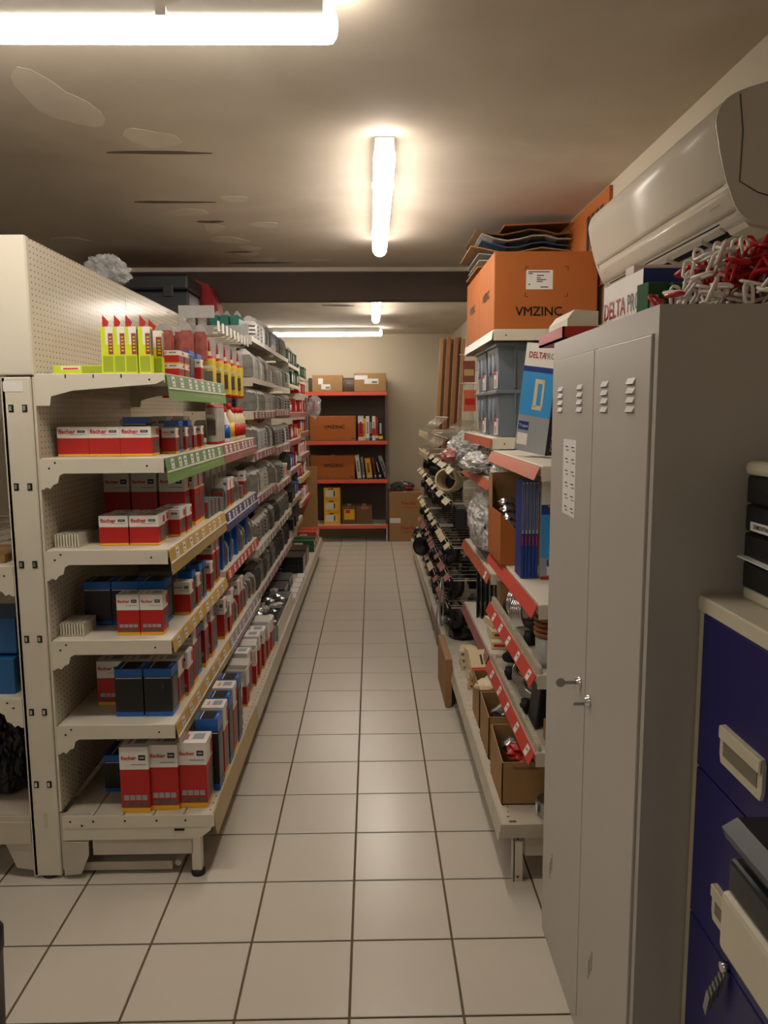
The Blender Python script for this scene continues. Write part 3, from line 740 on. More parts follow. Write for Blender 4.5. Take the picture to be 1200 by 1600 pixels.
rows = {
 2: [(2.060,'top shelf','....lllgg'),(1.822,'second shelf','gllgllggl'),(1.630,'third shelf','gglggglgl'),(1.385,'fourth shelf','gglmmmmgl'),(1.120,'fifth shelf','glglmlmgg'),(.810,'sixth shelf','gmmmmmgdg'),(.550,'seventh shelf','ddgddgdgg')],
 3: [(2.055,'top shelf','glglgllg'),(1.812,'second shelf','Rllllglg'),(1.640,'third shelf','gglggmmm'),(1.370,'fourth shelf','dmmmmmmm'),(1.090,'fifth shelf','glgmmwww'),(.815,'sixth shelf','ddggdggg'),(.550,'seventh shelf','ddddgddd')],
 4: [(2.03,'top shelf','gtttgttt'),(1.86,'second shelf','gltttttt'),(1.620,'third shelf','mmmrrrRr'),(1.380,'fourth shelf','mmRRRrRR'),(1.130,'fifth shelf','dbbbbRRb'),(.860,'sixth shelf','kkkddbbd'),(.62,'seventh shelf','kkkkkddd')],
 5: [(1.96,'top shelf','tttttttt'),(1.800,'second shelf','RRRRRRRR'),(1.620,'third shelf','rrRRwrRr'),(1.420,'fourth shelf','yyRRbbRR'),(1.200,'fifth shelf','RwRwRwRw'),(.98,'sixth shelf','bRRbRRww'),(.74,'seventh shelf','RRwRRwRR')]}
HZ = {'g':.17,'l':.155,'d':.16,'k':.09,'t':.12,'r':.13,'R':.12,'b':.11,'m':.15,'y':.035,'w':.11}
for bay, L in rows.items():
    zs = [q[0] for q in L]
    for j, (z, nm, seq) in enumerate(L):
        if bay < 4: seq = ''.join(q_*2 if (q_ in 'gldm' and k_ % 3 != 1) else q_ for k_, q_ in enumerate(seq))
        gap = (zs[j-1]-z-.05) if j else .3
        for i, c in enumerate(seq):
            if c == '.': continue
            yy = Y0+bay+.05+i*(.95/len(seq))
            nm2 = c if HZ[c] < gap else c+'s'
            sc = 1 if HZ[c] < gap else gap/HZ[c]*.97
            soft = c in 'gldm'
            o = put('P'+c, PK[c][1], (-.745+random.uniform(-.012,.008), yy, z), R(random.uniform(10,32)) if soft else R(random.uniform(-4,4)), lab(PK[c][0], i, nm, bay), 'pack' if soft else ('bottle' if c == 'r' else 'carton'), f'{PK[c][0]}s on {nm} of {BAY[bay]} bay', rx=R(-6) if soft else 0)
            o.scale = (1,1,sc)
            if soft and bay < 3 and i % 3 == 0:
                o = put('P'+c, None, (-.87, yy+.02, z), R(random.uniform(5,25)), lab(PK[c][0]+' behind', i, nm, bay), 'pack', f'rear {PK[c][0]}s on {nm} of {BAY[bay]} bay', rx=R(-6)); o.scale = (1,1,sc)
# bags standing across the near end of the third bay's top shelf, behind a clear tray
for i, (x, m_, d_) in enumerate(((-1.03,M_baglight,'white'),(-.965,M_baglight,'white'),(-.895,M_teal,'teal'),(-.84,M_teal,'teal'),(-.78,M_teal,'teal'))):
    put('endbag'+d_, pack(.052,.16,.15,m_,M_plasm), (x, Y0+2.11, 2.060), R(-4), f'{d_} bag standing above clear tray, {NTH[i]} from the left on third bay top', 'bag', 'bags above the clear tray')
G(MB().box(-1.06,-.70,Y0+2.012,Y0+2.015,2.062,2.12,M_plasm), 'label_tray')
# --- base shelves beyond
z = ZB
t = thing('wire_bin', 'cream wire-fronted bin full of bagged steel fittings on base shelf, third left bay', 'bin', (-.71, Y0+2.5, z+.0012))
u = MB(); u.box(.125,.13,-.45,.45,0,.1,M_cream); u.box(-.2,-.195,-.45,.45,0,.1,M_cream); u.box(-.2,.13,-.45,-.445,0,.1,M_plasm); u.box(-.2,.13,.445,.45,0,.1,M_plasm); u.build('bin_wall', t)
u = MB(); u.box(-.19,.12,-.44,.44,0.002,.05,M_dgrey)
for i in range(70):
    crumple(u, (random.uniform(-.16,.09), random.uniform(-.4,.4), random.uniform(.06,.14)), .035,.035,.02, random.choice([M_metal,M_plasm,M_baglight,M_teal if i%7==0 else M_metal]), .5, 2, i, 1)
o = u.build('bagged_fitting', t); o['kind'] = 'stuff'
for j in range(2):
    for i in range(3):
        put('flatg', stack_box(M_dgrey,.36,.28,.03,M_metal), (-.83,Y0+3.2+j*.32,z+i*.031), 0, f'flat dark steel grille carton, {["bottom","middle","top"][i]} of {["near","far"][j]} stack on fourth base shelf', 'carton', 'flat dark cartons on fourth base')
for i in range(5): put('redtri', stack_box(M_white,.06,.16,.03,M_redl), (-.60,Y0+3.12+i*.18,z), R(4), f'white box with red marks at edge of fourth base shelf, {NTH[i]} from near end', 'carton', 'white boxes with red marks')
for j in range(2):
    for i in range(5): put('flatd', stack_box(M_bagdark,.36,.3,.028,M_metal), (-.78,Y0+4.2+j*.34,z+i*.029), 0, f'low black carton with steel edge, layer {NTH[i]} of {["near","far"][j]} stack, fifth base shelf', 'carton', 'low black cartons on fifth base')
for i in range(4): put('grn', stack_box(M_forest,.22,.14,.055,M_white), (-.69,Y0+5.15+(i//2)*.2,z+(i%2)*.056), 0, f'dark green carton, {["lower near","upper near","lower far","upper far"][i]} one on sixth base shelf', 'carton', 'green cartons on sixth base')
for i in range(4): put('rdw', stack_box(M_reds,.2,.16,.07,M_white), (-.68,Y0+5.55+(i//2)*.2,z+(i%2)*.071), 0, f'coral red carton, {["lower near","upper near","lower far","upper far"][i]} one on sixth base shelf', 'carton', 'coral cartons on sixth base')
t = thing('cardboard_panel', 'tall plain brown cardboard sheet standing at far end of left shelving', 'cardboard', (-.62, 8.62, 0))
MB().box(-.22,.0,0,.02,0,1.02,M_kraft).box(0,.012,-.0,.03,0,1.02,M_kraft).build('sheet', t)
t = thing('clear_bag', 'clear bag with red item hanging at far end of left shelving', 'bag', (-.60, 8.3, 1.62))
crumple(MB(), (0,0,.06), .07,.07,.12, M_plas, .35, 2.5, 3).build('film', t); crumple(MB(), (0,0,.05), .04,.04,.05, M_redp, .3, 2, 3, 2).build('contents', t)

# --- goods on the hidden side of the gondola (seen past the end upright)
for i, (z, h_) in enumerate(((.66,.13),(.795,.13))):
    put('bluetray', stack_box(M_bluebox,.28,.22,.125,M_navy), (-1.38, 2.72+i*.03, z), 0, f'blue crate left of the end upright, {["lower","upper"][i]} of two', 'crate', 'two blue crates')
put('kr', stack_box(M_kraft,.26,.2,.03,M_kraftd), (-1.38,2.72,1.12), 0, 'flat brown carton on shelf left of end upright', 'carton')
t = thing('black_bag', 'shiny black plastic sack on base shelf left of the end upright', 'bag', (-1.40, 2.78, ZB))
crumple(MB(), (0,0,.16), .12,.12,.2, M_bagdark, .15, 3, 5, 5, flat=True, fine=.08).build('film', t)
t = thing('wire_basket', 'small wire basket on upper shelf left of end upright', 'basket', (-1.36, 2.7, 1.15))
u = MB()
for k in range(5): u.tube([(-.1,-.1+0*k,.02+k*.022),(.1,-.1,.02+k*.022),(.1,.1,.02+k*.022),(-.1,.1,.02+k*.022)], .002, M_wire, closed=True)
u.build('wires', t)

# ================================================================== RIGHT GONDOLA (against the right wall)
RX, RB = .55, 1.025
YR = 2.50
gr = thing('wall_shelving', 'cream metal wall shelving with coral label strips, right of the aisle', 'shelving', (.74, YR, 0))
GR = Vector((.74, YR, 0))
def H(mb, name, parent=None):
    o = mb.build(name, parent or gr)
    if parent is None: o.location = -GR
    return o
RYS = [2.5, 3.53, 4.56, 5.56, 6.56, 7.56, 8.56]
for y in RYS: H(MB().box(1.0, 1.04, y, y+.03, .01, 2.0, M_cream), 'upright')
for a, b in zip(RYS, RYS[1:]): H(MB().box(1.028, 1.036, a+.03, b, .2, 2.0, M_peg), 'pegboard')
def rshelf(y0, y1, z, strip, prices=0, xf=RX, header=None, tilt=.02): return shelf(y0, y1, z, xf=xf, xb=RB, strip=strip, header=header, side=-1, root=gr, org=GR, prices=prices, near=True, tilt=tilt, lip=.035)
for z, m, n_ in ((1.445,M_oranges,0),(.985,M_reds,0),(.745,M_reds,5),(.47,M_reds,5)): rshelf(2.5, 3.53, z, m, n_)
for z, m, n_ in ((1.985,M_white,0),(1.50,M_oranges,0),(1.305,M_oranges,0),(.87,M_oranges,1),(.485,M_pinks,0)): rshelf(3.53, 4.56, z, m, n_, tilt=.004 if z > 1.4 else .015)
# small ribbed product stops along two shelves
for z in (.745,.47):
    u = MB(); u.box(.555,.565,2.51,3.52,z,z+.022,M_cream)
    for k in range(60): u.box(.552,.568,2.515+k*.0168,2.522+k*.0168,z,z+.025,M_creamd)
    H(u, 'ribbed_stop')
    H(MB().prism([(.60,z),(.60,z+.0),(.62,z+.05),(.66,z+.075),(1.02,z+.075),(1.02,z)], 'y', 2.503, 2.507, M_cream), 'side_divider')
ZR = .215
for i, (a, b) in enumerate(zip(RYS, RYS[1:])):
    u = MB().box(.44, RB, a+.002, b-.002, ZR-.02, ZR, M_creamd, bev=.002)
    u.prism([(.44, ZR), (.435, ZR), (.425, ZR-.06), (.43, ZR-.06)], 'y', a+.003, b-.003, M_creamd)
    for k in range(12): u.lathe([(.003,0),(.003,.0006)], M_hole, c=(.465, a+.05+k*.08, ZR), n=6)
    o = H(u, 'base_shelf')
    if i == 0:
        MB().box(.432,1.03,a-.002,a+.004,ZR-.05,ZR-.001,M_creamd).box(.52,1.03,a+.006,a+.02,ZR-.12,ZR-.05,M_creamd).build('end_beam', o)
        u = MB()
        for k in range(4): u.lathe([(.003,0),(.003,.0008)], mat('rust', (110,70,40), .8), c=(.47+.004*k, a+.05+k*.035, ZR), n=6)
        u.prism([(.465,ZR+.001),(.49,ZR+.001),(.49,ZR+.0012),(.465,ZR+.0012)], 'y', a+.01, a+.022, mat('rust', (110,70,40), .8)); u.build('rust_spots', o)
    u = MB().box(.478,.513,a+.002,a+.012,.0,ZR-.065,M_cream,bev=.002).box(.478,.484,a+.002,a+.035,.0,ZR-.065,M_cream)
    u.lathe([(.005,-.001),(.005,.0005)], mat('rust', (110,70,40), .8), c=(.495,a+.002,.02), axis='y', n=8); u.build('leg', o)

def kcarton(name, label, cat, x0, x1, y0, y1, z0, z1, m, group=None, rz=0, seam=True):
    cx, cy = (x0+x1)/2, (y0+y1)/2
    t = thing(name, label, cat, (cx, cy, z0+.0012), rz, group)
    a, b, h = (x1-x0)/2, (y1-y0)/2, z1-z0
    MB().box(-a, a, -b, b, 0, h, m, bev=.004, seg=2).build('carton', t)
    if seam: MB().box(-.0015,.0015,-b+.004,b-.004,h,h+.0006,M_kraftd).box(-.025,.025,-b+.004,b-.004,h,h+.0004,mat('tape',(200,190,160),.3)).build('top_seam', t)
    return t, (-a, a, -b, b, 0, h)
# orange cartons on the top shelf
for i, (a, b) in enumerate(((3.565,4.05),(4.06,4.555))):
    t, B = kcarton('orange_carton', f'big orange carton on the right top shelf, {["nearer one with white address label","farther one behind it"][i]}', 'carton', .555, 1.02, a, b, 1.987, 2.325, M_orange, 'orange cartons on the right top shelf')
    lettering(t, 'VMZINC', .056, M_ink, '-y', (-.03, B[2]-.0016, .075), .0, 1.0, 'logo')
    lettering(t, 'VMZINC', .056, M_ink, '-x', (B[0]-.0016, -.0, .17), .0, 1.0, 'logo')
    p = MB()
    if i == 0:
        for u_, v_, du, dv in ((.30,.80,1,-1),(.71,.80,-1,-1),(.30,.42,1,1),(.71,.42,-1,1)):
            p.patch('-y', B, min(u_,u_+du*.03), max(u_,u_+du*.03), v_-.004, v_+.004, M_ink); p.patch('-y', B, u_-.003, u_+.003, min(v_,v_+dv*.05), max(v_,v_+dv*.05), M_ink)
        p.build('print', t)
        p = MB().box(-.06,.06,-.0006,.0,-.042,.042,M_paper)
        for k, (x0,x1,zz) in enumerate(((-.05,.045,.034),(-.05,-.03,.027),(-.012,.02,.018),(-.012,.005,.008),(-.012,.03,.0),(-.012,.015,-.008),(-.05,-.04,-.02),(.005,.04,-.032))): p.box(x0,x1,-.0009,-.0005,zz-.002,zz+.002,M_ink)
        p.build('address_label', t, (-.03,B[2],.215))
# folded sacks and sheets above the farther carton
t = thing('folded_sheets', 'messy stack of folded printed sheets and cardboard above far orange carton', 'sheets', (.78, 4.3, 2.327))
rnd = random.Random(5)
for i in range(7):
    m_ = [M_kraft, M_baglight, M_graypr, M_kraft, M_navyd, M_baglight, M_kraftd][i]
    u = MB(); nx = 7; zz = .012+i*.029; x0 = -.24+rnd.uniform(-.03,.03); x1 = .235; y0 = -.24+rnd.uniform(-.02,.03); y1 = .24
    P = [(x0+(x1-x0)*k/nx, zz+.014*math.sin(k*1.3+i*.4)+ (.008 if k in (0,nx) else 0)) for k in range(nx+1)]
    u.prism(P+[(p[0],p[1]+.006) for p in P[::-1]], 'y', y0, y1, m_); u.build('sheet', t)
MB().prism([(-.1,.218),(.235,.232),(.235,.24),(-.1,.226)],'y',-.25,.1,M_wood).build('sheet', t)
# orange board fixed to the wall
t = thing('orange_board', 'orange printed board mounted on right wall above the orange carton', 'board', (1.045, 3.95, 2.42))
B = (-.012,.004,-.47,.42,-.24,.165)
MB().box(*B, M_orange, bev=.002).build('panel', t)
p = MB()
for k in range(4): p.patch('-x', B, .62+.08*k, .68+.08*k, .45+.02*(k%2), .86, M_ink)
p.patch('-x', B, .18, .30, .05, .6, M_redp); p.build('print', t)
# grey stacking crates
def crate():
    w_, d_, h_ = .40, .34, .215
    u = MB(); t_ = .006
    P = [(-w_/2+.015,0),(w_/2-.015,0),(w_/2,h_),(-w_/2,h_)]
    for s_ in (-1,1): u.prism(P, 'y', s_*d_/2-(t_ if s_>0 else 0)+(.008 if s_<0 else -.008), s_*d_/2+(t_ if s_<0 else 0)+(.008 if s_<0 else -.008), M_grcrate)
    for s_ in (-1,1): u.prism([(s_*(w_/2-.015),0),(s_*(w_/2-.021),0),(s_*(w_/2-.006),h_),(s_*w_/2,h_)], 'y', -d_/2+.01, d_/2-.01, M_grcrate)
    u.box(-w_/2+.016,w_/2-.016,-d_/2+.01,d_/2-.01,0,.006,M_grcrate)
    o = u.build('stacking_crate')
    u = MB()
    for a in ((-w_/2-.01,w_/2+.01,-d_/2-.006,-d_/2+.008),(-w_/2-.01,w_/2+.01,d_/2-.008,d_/2+.006),(-w_/2-.01,-w_/2+.004,-d_/2,d_/2),(w_/2-.004,w_/2+.01,-d_/2,d_/2)): u.box(*a,h_-.016,h_,M_grcrate,bev=.002)
    u.build('rim', o)
    u = MB()
    for s_ in (-.6,-.1,.5): u.box(s_*w_/2-.004,s_*w_/2+.004,-d_/2-.004,-d_/2+.01,.01,h_-.016,M_grcrate)
    u.lathe([(.062,-.003),(.062,.004)], M_grcrate, c=(.04,-d_/2+.006,.075), axis='y', n=20)
    u.build('rib', o)['kind'] = 'stuff'
    for yy in (-.04,.09): MB().prism([(yy+.02*math.cos(a),.125+.05*math.sin(a)) for a in [2*math.pi*k/16 for k in range(16)]], 'x', -w_/2-.001, -w_/2+.006, mat('crate_opening',(134,146,156),.4,var=0)).build('lens_opening', o)
    MB().box(-w_/2-.002,-w_/2+.008,-.14,-.09,.01,.085,M_paper).box(-w_/2-.003,-w_/2+.001,-.14,-.09,.07,.085,M_redl).box(-w_/2-.003,-w_/2+.001,-.135,-.115,.015,.05,M_redl).build('sticker', o)
    return o
for i, (y, dz, nm) in enumerate(((3.78,0,'lower near'),(3.80,.2165,'upper near'),(4.17,0,'lower far'),(4.18,.2165,'upper far'))):
    put('crate', crate, (.785, y, 1.501+dz), 0, f'grey plastic stacking crate under the orange cartons, {nm} one', 'crate', 'grey stacking crates')
# tall access-panel packs on the near bay
def panel_pack(label, x, y, z, w_, d_, h_, rz, lean, side=0):
    t = thing('panel_pack', label, 'box', (x, y, z), rz); t.rotation_euler = (lean, side, rz)
    B = (-w_/2, w_/2, -d_/2, d_/2, 0, h_)
    MB().box(*B, M_graypr, bev=.001).build('carton', t)
    p = MB(); p.patch('-y', B, 0, 1, .79, 1, M_white); p.patch('-y', B, 0, 1, .74, .79, M_navy); p.patch('-y', B, 0, 1, .34, .74, M_sky)
    p.patch('-y', B, .42,.52,.42,.68, M_ivory, .001); p.patch('-y', B, .52,.72,.64,.68, M_ivory, .001); p.patch('-y', B, .66,.72,.44,.68, M_ivory, .001); p.patch('-y', B, .4,.7,.40,.44, M_ivory, .001)
    p.patch('-y', B, .05,.38,.2,.28, M_navy, .001); p.patch('-y', B, .05,.38,.06,.17, M_white, .001)
    p.patch('+x', B, 0, 1, .36, 1, M_navy); p.patch('+x', B, 0, 1, 0, .36, M_ink); p.build('print', t)
    lettering(t, 'DELTA', w_*.21, M_redp, '-y', (-w_*.12, -d_/2-.0015, h_*.89), .02, .85); lettering(t, 'PRO', w_*.21, M_grey, '-y', (w_*.27, -d_/2-.0015, h_*.89), 0, .85)
    lettering(t, 'Trappe', w_*.1, M_white, '-y', (-w_*.28, -d_/2-.0018, h_*.24), 0, 1)
    lettering(t, 'DELTAPRO', .027, M_white, '+x', (w_/2+.0015, 0, h_*.19), 0, .95, spin=R(90))
    lettering(t, 'TRAPPE DE VISITE LAQUEE', .019, M_white, '+x', (w_/2+.0015, 0, h_*.68), .01, .8, spin=R(90))
    return t
panel_pack('white and blue access panel pack leaning at front of near right shelf', .632, 3.0, 1.464, .15, .07, .41, R(-50), 0, R(8))
panel_pack('blue access panel pack standing mostly hidden behind the locker edge', .86, 2.98, 1.451, .17, .045, .40, R(-40), R(-4))
# upright row of the same packs one shelf lower
def flat_pack():
    B = (-.006,.006,-.06,.06,0,.372); o = MB().box(*B, M_navy, bev=.001).build('flat_panel_pack')
    MB().patch('-y',B,.12,.88,.46,.99,M_graypr).patch('-y',B,.3,.62,.5,.97,M_navy,.001).patch('-y',B,.25,.6,.34,.44,M_redl,.001).build('print', o); return o
for i in range(5): put('flatp', flat_pack, (.572+i*.0135, 2.965, .987), 0, f'thin blue access panel pack seen edge on, {NTH[i]} from left in the row', 'box', 'thin packs standing in a row')
t = thing('panel_pack', 'access panel pack facing out beside the row of thin packs', 'box', (.742, 2.90, .987))
B = (-.105,.2,-.014,.014,0,.375); MB().box(*B, M_graypr, bev=.001).build('carton', t)
p = MB(); p.patch('-y',B,0,1,.76,1,M_white).patch('-y',B,0,1,.66,.76,M_navy).patch('-y',B,0,1,.22,.66,M_sky).patch('-y',B,.08,.5,.14,.2,M_navy,.001).patch('-y',B,.08,.5,.04,.13,M_white,.001); p.patch('-y',B,0,1,0,.03,M_redp,.001); p.build('print', t)
lettering(t, 'TRAPPE', .034, M_white, '-y', (-.03, -.0155, .268), .02, .85); lettering(t, 'Mo', .022, M_white, '-y', (-.06, -.0158, .064), .02, 1)
# orange open-front bin with steel elbows
t = thing('open_orange_bin', 'orange cardboard bin with cut-away side holding shiny steel elbows', 'bin', (.53, 3.16, .987))
hh = .36; wd = .165; dp = .34
u = MB(); u.prism([(0,0),(wd,0),(wd,.30),(wd-.045,.30),(wd-.045,.12),(.07,.145),(.03,.185),(0,.215)], 'y', 0, .004, M_orange); u.build('front_panel', t)
u = MB(); u.box(0,.003,.004,dp,0,.215,M_orange); u.box(wd-.003,wd,.004,dp,0,.3,M_orange).box(wd-.005,wd-.003,.006,dp-.004,.004,.3,M_kraft).box(0,.003,dp-.1,dp,.215,hh,M_kraft); u.box(0,wd,dp-.003,dp,0,hh,M_kraft); u.box(0,wd,.004,dp,0,.003,M_kraft); u.box(.003,.006,.004,dp,.0,.2,M_kraft); u.build('side_panel', t)
for i in range(4):
    u = MB(); P = [(.06+.035*math.cos(a)+.0, .05+.045*i, .10+.03*i+.05*math.sin(a)) for a in [k*math.pi/12 for k in range(-2,10)]]
    u.tube(P, .028, M_chrome, n=14); u.build('elbow', t)
# clear bags bulging over the second bay
def bag(label, x, y, z, sx, sy, sz, seed, m=M_plasm, amp=.3, inner=None, rz=0):
    t = thing('plastic_bag', label, 'bag', (x, y, z), rz)
    crumple(MB(), (0,0,sz*.73), sx, sy, sz, m, amp*.7, 2.6, seed, 5, smooth=False, flat=True, fine=.10).build('film', t)
    if inner: crumple(MB(), (0,0,sz*.6), sx*.75, sy*.75, sz*.7, inner, .25, 2.5, seed+5, 3, flat=True).build('contents', t)
    return t
M_film = mat('crinkled_film', (192,192,188), .22, metal=.0, var=.4, scale=14, bump=.6, coat=.4)
for n_ in M_film.node_tree.nodes:
    if n_.type == 'BUMP': n_.inputs['Distance'].default_value = .03
bag('crumpled clear bag with something red hanging in front of wire rack, upper right', .60, 4.78, 1.315, .12,.16,.10, 2, M_film, .25, None)
bag('large clear plastic bag spilling over strip below the grey crates', .60, 4.05, 1.306, .12,.24,.062, 4, M_film, .3)
bag('clear bag with dark blue contents near the panel packs', .68, 3.66, 1.306, .10,.10,.08, 8, M_film, .3)
t = thing('plastic_bag', 'large crinkled silvery bag of parts behind the orange open bin', 'bag', (.60, 4.0, .920))
crumple(MB(), (0,0,.13), .085, .27, .165, M_film, .15, 2.6, 6, 5, smooth=False, flat=True, fine=.09).build('film', t)
t = thing('red_item', 'small red packed item in clear film beneath the crates strip', 'pack', (.45, 4.56, 1.36)); crumple(MB(), (0,0,0), .05,.07,.04, mat('pinkfilm',(170,110,104),.25,var=.3), .3,3,9,3).build('film', t)
# pvc coupling
t = thing('pipe_coupling', 'beige plastic pipe coupling sticking out above the silvery bag', 'pipe fitting', (.49, 4.93, 1.185)); t.rotation_euler = (R(-8), 0, R(-22)); t.scale = (1.3,1.3,1.3)
MB().lathe([(.048,-.05),(.056,-.05),(.056,.02),(.052,.03),(.052,.09),(.044,.09),(.044,.02),(.048,-.05)], M_ivory, axis='y', n=28, caps=False).build('coupling_body', t)
MB().lathe([(.045,-.05),(.053,-.05),(.053,.05),(.045,.05),(.045,-.05)], M_ivory, c=(.04,.06,.055), axis='y', n=24, caps=False).build('branch', t)
# --- near bay lower shelves
z = .746
def jar_stack():
    o = MB().lathe([(.045,0),(.05,.02),(.05,.1),(.046,.1)], M_plasm, n=16).build('cup_stack')
    u = MB()
    for k in range(6): u.lathe([(.046,.105+k*.018),(.056,.112+k*.018),(.056,.118+k*.018),(.048,.121+k*.018)], M_wood if k < 5 else M_black, n=18)
    u.build('terracotta_rings', o); return o
for i, (x, y) in enumerate(((.612,2.60),(.725,2.62),(.64,2.72))): put('jar', jar_stack, (x,y,z), 0, f'stack of brown-rimmed plastic cups beside the locker edge, {["left","right","rear"][i]} one', 'cups', 'brown-rimmed cup stacks')
def coil(label, x, y, z, r0, m, n=5, tilt=(R(80),0,R(20)), rr=.008):
    t = thing('metal_coil', label, 'coil', (x,y,z)); t.rotation_euler = tilt
    u = MB()
    for k in range(n): u.tube([(r0*math.cos(a), r0*math.sin(a), k*.014) for a in [2*math.pi*j/28 for j in range(28)]], rr, m, n=6, closed=True)
    u.build('rings', t); return t
coil('standing coil of bright steel rings on right shelf above the price strip', .615, 3.0, z+.088, .075, M_chrome, 6)
coil('second bright steel coil just behind the first on right shelf', .625, 3.14, z+.088, .075, M_chrome, 5)
t = thing('elbow_pipe', 'large dark bent pipe elbow standing at rear of right shelf', 'pipe', (.655, 3.32, z+.001))
MB().tube([(.07,0,0),(.07,0,.12),(.05,0,.17),(.01,0,.19),(-.03,0,.17),(-.045,0,.12)], .03, mat('dark_chrome',(90,86,84),.15,metal=.9,var=0), n=14).build('bent_pipe', t)
t = thing('vent_grille', 'cream louvred vent box at far end of the right shelf', 'vent', (.635, 3.46, z+.001))
MB().box(-.06,.06,-.05,.05,0,.115,M_kraft).build('carton', t); u = MB().box(-.07,.07,-.06,.06,.115,.125,M_ivory,bev=.002)
for k in range(4): u.box(-.03+k*.02,-.02+k*.02,-.04,.04,.1252,.1262,M_ink)
u.build('louvred_lid', t)
z = .471
coil('flat coil of clear hose on the right lower shelf', .69, 3.12, z+.045, .10, M_chrome, 3, (R(12),0,0), .012)
coil('smaller coil lying in front of the clear hose coil', .645, 2.95, z+.045, .06, M_metal, 3, (R(20),R(10),0), .012)
t = thing('rubber_mats', 'bundle of black corrugated rubber parts beside the locker edge', 'rubber parts', (.60, 2.75, z+.006))
for k in range(6): u = MB(); u.obox((.012*k, .01*k, .09), (.004,0,0), (0,.06,0), (.012,0,.09), M_rubbr2); u.build('rubber_strip', t)
t, B = kcarton('small_carton', 'small plain brown carton on right lower shelf by the locker', 'carton', .60, .74, 2.52, 2.62, z, z+.075, M_kraft)
t = thing('black_fittings', 'heap of black plastic fittings behind the hose coil', 'fittings', (.655, 3.40, z+.006))
for k in range(9): u = MB(); u.lathe([(.018,0),(.022,.01),(.018,.05),(.024,.06)], M_rubber, n=10); o = u.build('fitting', t, (random.uniform(-.05,.08), random.uniform(-.12,.12), .02+.03*(k%3)), (random.uniform(0,2), random.uniform(0,2), 0))
for i, (x, y, zz, lb) in enumerate(((.59, 3.24, .472, 'black ribbed pipe plug at front of right lower shelf, farther one'), (.585, 2.86, .472, 'black ribbed pipe plug at front of right lower shelf, nearer one'), (.59, 2.84, .747, 'black ribbed pipe plug beside brown-rimmed cups'), (.588, 3.30, .747, 'black ribbed pipe plug before the bent pipe'))):
    t = thing('pipe_plug', lb, 'pipe fitting', (x, y, zz))
    MB().lathe([(.020,0),(.024,.006),(.020,.012),(.024,.018),(.020,.024),(.024,.03),(.018,.036),(.018,.05)], M_rubber, n=14).build('ribbed_plug', t)
# --- second bay lower
z = .872
t = thing('long_profiles', 'row of grey plastic gutter profiles lying on the right shelf', 'profiles', (.72, 4.05, z))
for k in range(5): MB().prism([(-.14+.06*k,.0),(-.10+.06*k,0),(-.10+.06*k,.03),(-.12+.06*k,.045),(-.14+.06*k,.03)], 'y', -.48, .45, M_brownst if k % 2 else M_grey).build('profile', t)
z = .486
for i in range(6): 
    put('gsheet', lambda: (lambda o: o)(MB().box(-.003,.003,-.12,.12,0,.34,mat('slate_panel',(62,72,84),.4,var=.1),bev=.001).build('slate_panel')), (.60+i*.022, 4.3-.02*i, z), R(-12), f'dark slate-grey plastic sheet standing on edge, {NTH[i]} from the aisle', 'sheet', 'slate grey sheets')
for i in range(3): put('ventbx', lambda: stack_box(M_ivory,.13,.12,.035,M_redl)(), (.64, 3.66+.06*i, z+.036*i), R(10*i-8), f'cream vent pack with red band, {["bottom","middle","top"][i]} of leaning pile in second right bay', 'pack', 'cream vent packs with red band')
for i in range(4): put('kbx', lambda: stack_box(M_kraft,.12,.10,.08,M_redl)(), (.76, 3.64+.12*i, z), R(5*i), f'brown carton behind cream vent packs, {NTH[i]} from near', 'carton', 'brown cartons in second right bay')
# --- base level
z = ZR
def open_box(label, x, y, w_, d_, h_, m=M_kraft, txt=None, back=.05):
    t = thing('open_carton', label, 'carton', (x, y, z+.0012)); th = .004
    u = MB(); u.box(-w_/2,w_/2,-d_/2,-d_/2+th,0,h_,m).box(-w_/2,w_/2,d_/2-th,d_/2,0,h_+back,m).box(-w_/2,w_/2,-d_/2,d_/2,0.0005,.004,m)
    for s_ in (-1,1): 
        xx = s_*w_/2; u.prism([(-d_/2,0),(d_/2,0),(d_/2,h_+back),(-d_/2,h_)], 'x', min(xx, xx-s_*th), max(xx, xx-s_*th), m)
    u.build('carton', t)
    if txt: lettering(t, txt, .016, M_kraftd, '-y', (-w_*.2, -d_/2-.001, h_*.86), .02, 1, 'print')
    return t
t = open_box('open brown carton of bagged fittings at near end of right base shelf', .60, 2.76, .285, .26, .160, M_kraft, 'FRANGAERO', .035)
crumple(MB(), (-.04,-.03,.15), .07,.06,.035, M_redp, .4,4,3,3).build('red_fitting', t)
for k in range(8): crumple(MB(), (random.uniform(-.09,.09), random.uniform(-.07,.06), .148), .06,.05,.026, random.choice([M_metal,M_bagdark,M_plasm]), .4,4,k,2).build('bagged_fitting', t)
t = open_box('open brown carton standing behind the carton of red fittings', .60, 3.12, .27, .24, .178, M_kraft, None, .018)
for k in range(4): crumple(MB(), (random.uniform(-.08,.08), random.uniform(-.07,.06), .168), .07,.06,.026, random.choice([M_metal,M_bagdark]), .4,4,k+20,2).build('bagged_fitting', t)
t = open_box('third brown carton on right base shelf below the cream vent pack', .60, 3.42, .26, .22, .178, M_kraft, None, .018)
for k in range(4): crumple(MB(), (random.uniform(-.08,.08), random.uniform(-.07,.06), .168), .07,.06,.026, random.choice([M_metal,M_ivory]), .4,4,k+30,2).build('bagged_fitting', t)
t = thing('vent_pack', 'cream vent grille pack with red stripe lying on third brown carton', 'pack', (.555, 3.60, .415)); t.rotation_euler = (R(38),0,R(5))
B = (-.09,.08,-.08,.08,0,.012); MB().box(*B, M_ivory, bev=.002).build('grille', t); p = MB()
